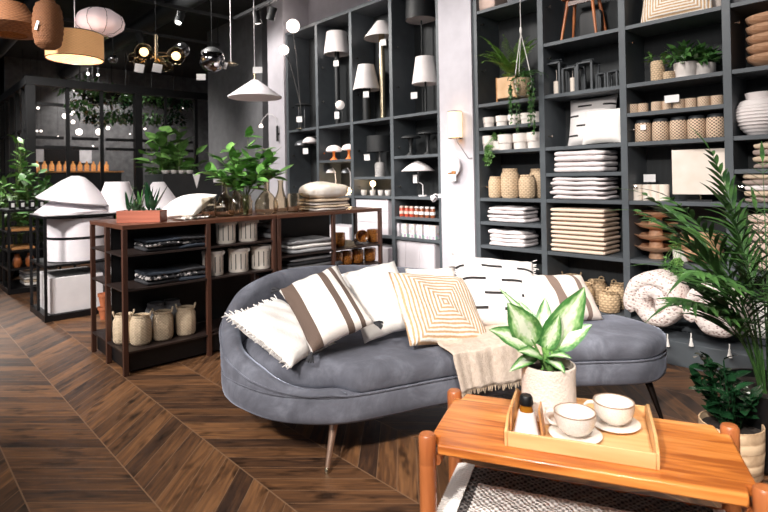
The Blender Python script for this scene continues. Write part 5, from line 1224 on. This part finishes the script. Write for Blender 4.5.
bush('bushy_plant','small bright plant peeking above the tall tapered lampshade',floorpt(118,-8.6),.2,.5,M['black'],10,.20,.08,M['leafbright'],25,1.00,.28,8)
# ------------------------------------------------------------------ black steel greenhouse frame
FX=-10.0; fy0=1.737; ftop=2.95
t=thing('glass_house_frame','large black steel frame of a glass enclosure at the back left of the shop','partition',(FX,fy0,0)); T=TR(0,0,0)
def post(y,w_,z0=0,z1=ftop-.08,x=0): MB().box(x-w_/2,x+w_/2,y-w_/2,y+w_/2,z0,z1).build('post',M['black'],t)
def fp(px): return atx(px,150,FX).y-fy0
post(0,.12)
for px,w_ in ((68,.05),(102,.05),(138,.12),(166,.04),(196,.06)): post(fp(px),w_)
MB().box(-.07,.07,-.07,4.4,ftop-.079,ftop+.05).build('beam',M['black'],t)
zb=[atx(60,105,FX).z,atx(60,138,FX).z,atx(60,148,FX).z]
ps=[0,fp(68),fp(102),fp(138),fp(166),fp(196)]
for k,(a,b) in enumerate(zip(ps,ps[1:])):
    for z in (zb if k<1 else zb[1:]): MB().box(-.02,.02,a+.061,b-.061,z-.025,z+.025).build('rail',M['black'],t)
MB().box(-7.5,-.071,-.06,.06,ftop-.079,ftop+.05).build('beam',M['black'],t)
for k in range(1,16): MB().box(-.55*k-.03,-.55*k+.03,-.03,.03,0,ftop-.08).build('lattice_post',M['black'],t)
for z in (2.2,1.5): 
    for k in range(0,15): MB().box(-.55*(k+1)+.031,-.55*k-(.031 if k else .061),-.012,.012,z-.02,z+.02).build('rail',M['black'],t)
M['panelgrey']=mat('grey_panel',(96,96,98),(74,74,76),rough=.85); M['palepanel']=mat('pale_panel',(186,184,188),(160,158,162),rough=.85)
structure(MB().box(-13.6,-13.5,1.9,13,0,3.97).build('wall_inner',M['panelgrey'],smooth=False))
q=atx(64,154,-13.3); t=thing('wall_screen','switched-off dark flat screen on the far wall behind the black frame','screen',(-13.499,q.y,q.z)); MB().box(0,.05,-.34,.34,-.19,.19).build('bezel',M['black'],t,bevel=.004); MB().box(.0505,.053,-.32,.32,-.17,.17).build('display',M['black'],t)
for px0,px1,y0_,y1_,lab in ((35,51,148,162,'left of the dark screen'),(77,92,150,163,'right of the dark screen')):
    a=atx(px0,y0_,-13.45); b=atx(px1,y1_,-13.45); t=tag(MB().box(0,.03,a.y,b.y,min(a.z,b.z),max(a.z,b.z)).build('wall_panel',M['palepanel'],None,(-13.499,0,0),smooth=False),'pale grey wall panel '+lab,'panel')
# amber bottles on a far counter
a=atx(46,172,-12.4); b=atx(92,172,-12.4); zc=a.z-.02
t=thing('bar_counter','far counter with amber bottles under the dark screen','counter',(-12.4,(a.y+b.y)/2,0)); MB().box(-.3,.3,-.9,.9,0,zc).build('body',M['lampblack'],t); MB().box(-.34,.34,-.94,.94,zc+.0005,zc+.03).build('countertop',M['wood'],t)
M['amberlit']=mat('amber_liquid_glow',(214,150,90),(120,64,30),rough=.2,nscale=7,emit=.4)  # emission painted in so the far bottles glow as if lit
for i in range(12):
    single('amber_bottle','amber bottle on the far counter under the dark screen','bottle',MB().lathe([(.0005,0),(.045,0),(.045,.12),(.018,.16),(.018,.20),(.0005,.20)],12),M['amberlit'],(-12.25,(a.y+b.y)/2-.72+.125*i,zc+.0305),'amber bottles on the far counter')
# hanging greenery with lights behind the frame
r_=random.Random(77)
M['blossom']=mat('pale_blossom',(226,220,200),(196,204,170),rough=.8)
for i,(px,py,x,wd,drop,lab) in enumerate([(80,92,-11.2,.38,.75,'nearest the left post'),(97,104,-11.6,.34,.7,'with many pale blossoms'),(112,100,-11.0,.34,.8,'in the middle'),(126,106,-11.8,.3,.6,'left of the thick post'),(152,105,-11.4,.34,.7,'right of the thick post'),(174,108,-11.2,.34,.6,'nearest the grey column')]):
    c_=atx(px,py,x); t=thing('hanging_plant','hanging basket of dark greenery behind the black frame, '+lab,'plant',(c_.x,c_.y,c_.z),group=None)
    MB().shell([(.08,0),(.16,.10),(.18,.16)],.01,18).build('basket',M['black'],t); MB().tube([(0,0,.1),(0,0,3.98-c_.z)],.006,5).build('hanging_cord',M['black'],t)
    m=foliage(MB(),150,wd,.3,.15,.06,90+i,center=(0,0,-.0),up=(-.6,1.0),down=.4); foliage(m,110,wd*.6,.3,.13,.05,190+i,center=(0,0,-drop*.55),up=(-.6,.8),down=.6)
    m.build('foliage',M['leafdark'] if i%2 else M['leaf'],t)
    if i in(0,1,2): foliage(MB(),26,wd*.8,.5,.10,.06,290+i,center=(0,0,-drop*.6),up=(-.6,.8)).build('blossoms',M['blossom'],t)
M['bokeh']=glow('lit_bulb',(255,244,236),2.2)
bl=[(65,116,.07),(72,113,.06),(79,132,.085),(73,122,.05),(99,132,.085),(77,84,.03),(88,74,.035),(98,75,.03),(74,90,.03),(31,108,.03),(38,108,.035),(23,111,.03),(24,131,.06),(41,131,.03),(58,137,.03),(37,131,.025),(145,129,.03),(93,146,.02),(148,62,.0),(130,134,.02),(82,95,.03),(183,108,.02),(108,128,.05),(88,118,.03)]
for i,(px,py,r0) in enumerate(bl):
    if r0<=0: continue
    c_=atx(px,py,-12.6); t=thing('string_bulb','small lit bulb hanging among the greenery behind the black frame','light',(c_.x,c_.y,c_.z),group='lit bulbs behind the frame')
    r0*=.8; MB().sphere((0,0,0),r0,10).build('bulb',M['bokeh'],t); MB().tube([(0,0,r0*.9),(0,0,3.98-c_.z)],.003,4).build('hanging_cord',M['black'],t)
spot((-11.6,3.0,3.8),(-12.2,4.2,1.4),500,100,.2); spot((-10.6,1.0,3.8),(-9.3,.9,.8),420,80,.2)
spot((-12.4,3.2,3.9),(-13.5,3.6,1.5),420,110,.2)
# ------------------------------------------------------------------ ceiling fittings
ZT=3.5
def track(label,pts):
    t=thing('ceiling_track',label,'track',Vector(pts[0])); o=Vector(pts[0])
    for a,b in zip(pts,pts[1:]):
        a=Vector(a)-o; b=Vector(b)-o; x0,x1=sorted((a.x,b.x)); y0,y1=sorted((a.y,b.y)); MB().box(x0-.02,x1+.02,y0-.02,y1+.02,-.02,.02).build('rail',M['lampblack'],t)
    for a in pts: a=Vector(a)-o; MB().tube([a+Vector((0,0,.0205)),a+Vector((0,0,3.979-ZT))],.006,6).build('hanger',M['black'],t)
track('black lighting track running above the pendant lamps towards the lamp shelves',[(-6.71,.4,ZT),(-6.71,3.52,ZT),(-4.9,3.52,ZT)])
track('second black lighting track farther back over the left tables',[(-8.15,.6,ZT),(-8.15,4.0,ZT)])
M['lens']=glow('lit_lens',(255,246,238),7)
def tracklight(px,py,x,label,az,el):
    c_=atx(px,py,x) if x else None; t=thing('track_spotlight',label,'spotlight',(c_.x,c_.y,c_.z),0,rot=(el,0,az))
    MB().lathe([(.0005,.16),(.045,.16),(.05,.15),(.05,0),(.045,0),(.042,.02),(.0005,.02)],20).build('housing',M['lampblack'],t,auto=50); MB().lathe([(.0005,.006),(.036,.006),(.036,.014),(.0005,.014)],20).build('lens',M['lens'],t)
    T=t.matrix_basis if False else (Matrix.Translation(t.location)@t.rotation_euler.to_matrix().to_4x4()).inverted()
    MB().tube([T@Vector((c_.x,c_.y,c_.z+.09)),T@Vector((x,c_.y,ZT-.021))],.008,6).build('arm',M['lampblack'],t)
tracklight(142,43,-8.15,'black track spotlight with lit lens above the globe chandelier',.3,.35)
tracklight(178,23,-6.71,'tilted black track spotlight on the front track',.6,-.5)
tracklight(258,24,-6.0,'black track spotlight at the track corner by the grey column, left one',.2,.2)
tracklight(270,20,-5.75,'black track spotlight at the track corner by the grey column, right one',1.9,.35)
for i,(y,z) in enumerate(((.2,3.75),(1.6,3.8),(3.0,3.72))):
    t=thing('air_duct','dark horizontal air duct under the ceiling, '+('front','middle','rear')[i]+' one','duct',(-9,y,z),group='dark air ducts'); MB().tube([(-9,0,0),(7,0,0)],.13,16).build('duct',M['lampblack'],t)
# ------------------------------------------------------------------ pendant lamps
def cordup(t,z,zc,m_=None,x=0,y=0): MB().tube([(x,y,zc),(x,y,3.978-z)],.004,6).build('cord',m_ or M['black'],t); MB().lathe([(.0005,3.955-z),(.05,3.955-z),(.05,3.979-z),(.0005,3.979-z)],20,TR(x,y,0)).build('ceiling_rose',m_ or M['black'],t)
def pend(name,label,px,py,d): c_=atd(px,py,d); return thing(name,label,'lamp',c_),c_
M['rattan']=None
def rattan(name,c1,c2,sx,sz_,em):
    m=woven(name,c1,c2,sx,sz_); b=m.node_tree.nodes['Principled BSDF']; b.inputs['Emission Color'].default_value=lin(c1); b.inputs['Emission Strength'].default_value=em; b.inputs['Transmission Weight'].default_value=0; return m
M['amberrat']=rattan('amber_mesh_shade',(124,78,44),(66,38,22),30,260,.05); M['honeyrat']=rattan('honey_rattan_shade',(226,170,116),(186,124,76),40,300,.30)
t,c_=pend('pendant_lamp','wide amber mesh pendant lamp cut by the left edge',10,20,4.3)
MB().lathe([(.05,.14),(.11,.13),(.13,.09),(.24,-.02),(.25,-.06),(.20,-.11),(.12,-.12),(.115,-.115),(.195,-.105),(.243,-.06),(.234,-.02),(.125,.085),(.105,.125),(.05,.135)],36,closed=True).build('lamp_shade',M['amberrat'],t); MB().sphere((0,0,0),.035,12).build('bulb',M['warm'],t); cordup(t,c_.z,.03); price_tag(t,-.02,-.13,-.10,.08,.06,YAW)
t,c_=pend('pendant_lamp','tall rounded amber mesh pendant lamp with horizontal ribs',48,25,4.15)
pr=[(.05,.19)]+[(.055+.05*math.sin(math.pi*(u/24))**.35+.003*math.sin(u*2.1),.17-.35*u/24) for u in range(25)]+[(.05,-.185)]
MB().shell(pr[::-1],.004,32).build('lamp_shade',M['amberrat'],t); MB().sphere((0,0,.02),.03,12).build('bulb',M['warm'],t); cordup(t,c_.z,.05); price_tag(t,.08,-.08,.0,.02,.07,YAW,.3)
t,c_=pend('pendant_lamp','honey-coloured rattan drum pendant lamp, lit inside',75,47,4.5)
MB().lathe([(.215,-.105),(.215,.105),(.212,.105),(.212,-.105)],44,closed=True).build('lamp_shade',M['honeyrat'],t,auto=60)
for z in (-.108,.103): MB().lathe([(.218,z),(.218,z+.006),(.21,z+.006),(.21,z)],44,closed=True).build('rim',M['brownframe'],t,auto=60)
MB().tube([(-.21,0,.1),(.21,0,.1)],.003,5).tube([(0,-.21,.106),(0,.21,.106)],.003,5).build('spider_bar',M['brass'],t); MB().sphere((0,0,-.02),.035,12).build('bulb',M['warm'],t); cordup(t,c_.z,.01,M['white'])
l=bpy.data.lights.new('drum_light','POINT'); l.energy=7; l.shadow_soft_size=.035; l.color=(1,.92,.84); o=bpy.data.objects.new('drum_light',l); C.objects.link(o); o.location=c_+Vector((0,0,-.075))
t,c_=pend('pendant_lamp','white paper lantern pendant with thin dark ribs',100,22,5.0)
M['paper']=glow('lantern_paper',(240,218,220),.18)
lp=[(.06,-.115),(.13,-.11),(.20,-.06),(.212,-.005),(.19,.06),(.12,.105),(.06,.11)]
MB().lathe(lp,48,fn=lambda a,z:1-.05*abs(math.cos(a*4))).build('lamp_shade',M['paper'],t,auto=80)
for k in range(8):
    a=k*math.pi/4; MB().tube([(r_0*math.cos(a)*1.004,r_0*math.sin(a)*1.004,z) for r_0,z in lp],.0022,5).build('rib',M['black'],t)
MB().lathe([(.06,-.15),(.075,-.14),(.07,-.13),(.06,-.13)],24).build('collar',M['brass'],t); cordup(t,c_.z,.13)
# brass chandelier with globes
M['warmsoft']=glow('soft_warm_bulb',(255,226,180),2.2); M['clearamber']=glassmat('amber_clear_glass',(250,222,180),.02,1.1)
t,c_=pend('globe_chandelier','brass chandelier with a cluster of clear and lit glass globes',156,52,5.3); 
for (px,py,r0,lit) in ((134,58,.055,0),(144,52,.085,1),(160,62,.05,0),(167,66,.06,0),(176,56,.085,1),(182,50,.075,0),(140,63,.06,0)):
    p=atd(px,py,5.3+random.uniform(-.12,.12))-c_
    MB().tube([(0,0,-.05 if p.z<0 else 0),(p.x*.5,p.y*.5,p.z*.5-.02),p],.006,6).build('arm',M['brass'],t)
    if lit:
        MB().sphere(p,r0*.45,16).build('bulb',M['warmsoft'],t); MB().sphere(p,r0,20).build('glass_globe',M['clearamber'],t)
    else: MB().sphere(p,r0,20).build('glass_globe',M['silverglass'] if px==182 else M['clearamber'],t)
MB().tube([(0,0,-.10),(0,0,.17)],.018,10).build('body',M['brass'],t); cordup(t,c_.z,.17)
for px,py in ((140,64),(158,64)): q=atd(px,py,5.1)-c_; price_tag(t,q.x,q.y,q.z,.09,.08,YAW,.2)
t,c_=pend('pendant_lamp','small silvery pendant globe between the drum lamp and the chandelier',113,59,5.6); MB().sphere((0,0,0),.05,16).build('globe',M['silverglass'],t); cordup(t,c_.z,.048)
t,c_=pend('globe_pendant','mirrored glass globe pendant with a dark top',212,60,5.4); MB().sphere((0,0,0),.125,28).build('globe',mat('mirror_globe',(190,188,190),(120,118,120),rough=.06,metal=1),t); MB().lathe([(.112,.06),(.095,.088),(.05,.12),(.0005,.13)],28,TR(0,0,.001)).build('cap',M['lampblack'],t); MB().sphere((0.09*.7,-.09*.75,0),.03,10).build('bulb',M['globe'],t); cordup(t,c_.z,.12); q=atd(201,74,5.3)-c_; price_tag(t,q.x,q.y,q.z,.09,.06,YAW)
t,c_=pend('pendant_lamp','small flat brass disc pendant on a long cord left of the white cone',231,64,5.6); MB().lathe([(.0005,.02),(.03,.02),(.075,0),(.07,-.01),(.0005,-.012)],24).build('disc',M['brass'],t); cordup(t,c_.z,.018,M['white']); price_tag(t,.04,-.08,-.0,.05,.07,YAW,.3)
t,c_=pend('pendant_lamp','wide shallow white cone pendant lamp beside the grey column',255,89,5.2)
MB().lathe([(.255,-.085),(.255,-.075),(.03,.085),(.0005,.088),(.0005,.080),(.028,.075),(.245,-.085)],44,closed=True).build('lamp_shade',M['bigshade'],t,auto=60); MB().lathe([(.0005,.088),(.012,.088),(.012,.16),(.0005,.16)],12).build('socket',M['brass'],t); cordup(t,c_.z,.155,M['white']); q=atd(257,67,5.15)-c_; price_tag(t,q.x+.01,q.y,q.z,.09,.06,YAW)
# ================================================================== PLANTS AT THE RIGHT EDGE
bp=atz(732,474); bp=Vector((bp.x,bp.y,0))
t=thing('potted_plant','dark glossy leafy plant in a pale woven basket behind the table corner','plant',bp)
MB().shell([(.10,0),(.112,.02),(.120,.12),(.122,.225)],.006,32).build('woven_basket',woven('pale_horizontal_weave',(226,196,160),(150,112,78),3,70),t,auto=60)
MB().lathe([(.0005,.195),(.112,.195),(.112,.20),(.0005,.205)],20).build('soil',M['soil'],t)
st=MB(); lv=MB(); r_=random.Random(3)
for i in range(15):
    a=r_.uniform(0,6.28); q=r_.uniform(.1,1); tip=Vector((math.cos(a)*.13*q-.02,math.sin(a)*.13*q,.20+r_.uniform(.16,.34)*(1.15-.4*q))); b0=Vector((math.cos(a)*.03,math.sin(a)*.03,.19)); pts=[b0,b0.lerp(tip,.5)+Vector((0,0,.03)),tip]; st.tube(pts,[.005,.004,.003],6)
    for k in range(8):
        f=.2+.8*k/7; p=pts[0].lerp(pts[1],f*2) if f<.5 else pts[1].lerp(pts[2],f*2-1)
        lv.leaf(orient(p,a+(1.2 if k%2 else -1.2)+r_.uniform(-.5,.5),r_.uniform(.1,.9),r_.uniform(-.5,.5)),.085*r_.uniform(.8,1.2),.042,.3,.18,5,tipw=.75)
st.build('stems',M['leafdark'],t); lv.build('leaves',M['leafdark'],t)
pp_=atz(750,425); pb=Vector((-.60,2.93,0))
t=thing('palm_plant','large kentia palm with long arching fronds in a round black planter','plant',pb)
MB().shell([(.17,0),(.19,.03),(.20,.32),(.205,.34)],.012,40).build('planter',M['black'],t,auto=60); MB().lathe([(.0005,.30),(.19,.30),(.19,.305),(.0005,.308)],24).build('soil',M['soil'],t)
for k in range(6): MB().sphere((.09*math.cos(k),.09*math.sin(k)-.05,.312),.012,8).build('pebble',M['white'],t)
def T_(rx,up_,fz): v=CR*rx+CF*fz; return math.atan2(v.y,v.x),up_
fr=[(-1,.1,1.40,1.02,1.15),(-.85,-.5,1.30,.88,1.4),(-.6,.5,1.42,1.05,1.0),(-.3,-.6,1.45,1.0,.9),(.2,.3,1.5,1.10,.6),(.7,-.2,1.35,1.05,1.0),(1,.3,1.25,.95,1.3),(-1,-.3,1.22,.70,1.35),(.5,-.8,1.35,.85,1.1),(-.2,-1,1.40,.80,1.2),(.1,-.4,1.52,1.08,.7),(.6,.6,1.45,1.1,.8),(-.7,-.1,1.42,1.02,.9),(.8,.1,1.45,.98,.9),(.35,-.5,1.5,1.0,.5),(-.15,.2,1.54,1.12,.4),(.5,-.3,1.42,1.1,.8),(-.4,-.2,1.5,.92,.7),(.95,-.2,1.35,1.0,.9),(-.6,-.3,1.42,.62,.9),(.3,.2,1.45,.7,.8),(-.2,-.7,1.4,.6,1.0),(.7,-.5,1.4,.66,1.0),(-.9,.1,1.35,.72,1.1),(.05,.1,1.5,.85,.6)]
for i,(rx,fz,el,L,bd) in enumerate(fr):
    az,e=T_(rx,el,fz); f=MB(); frond(f,(.04*math.cos(az),.04*math.sin(az),.30),az,el,L,bd,15,.021,.29,i+100,drop=.12,stem_r=.006,lean=.62,t0=.40); f.build('frond',M['palm'],t)
# small trailing plant on the shelf beside the bowls
trailing('trailing_plant','small leafy trailing plant hanging between the wooden pedestal bowls and the palm',681,2,.20,0,9)
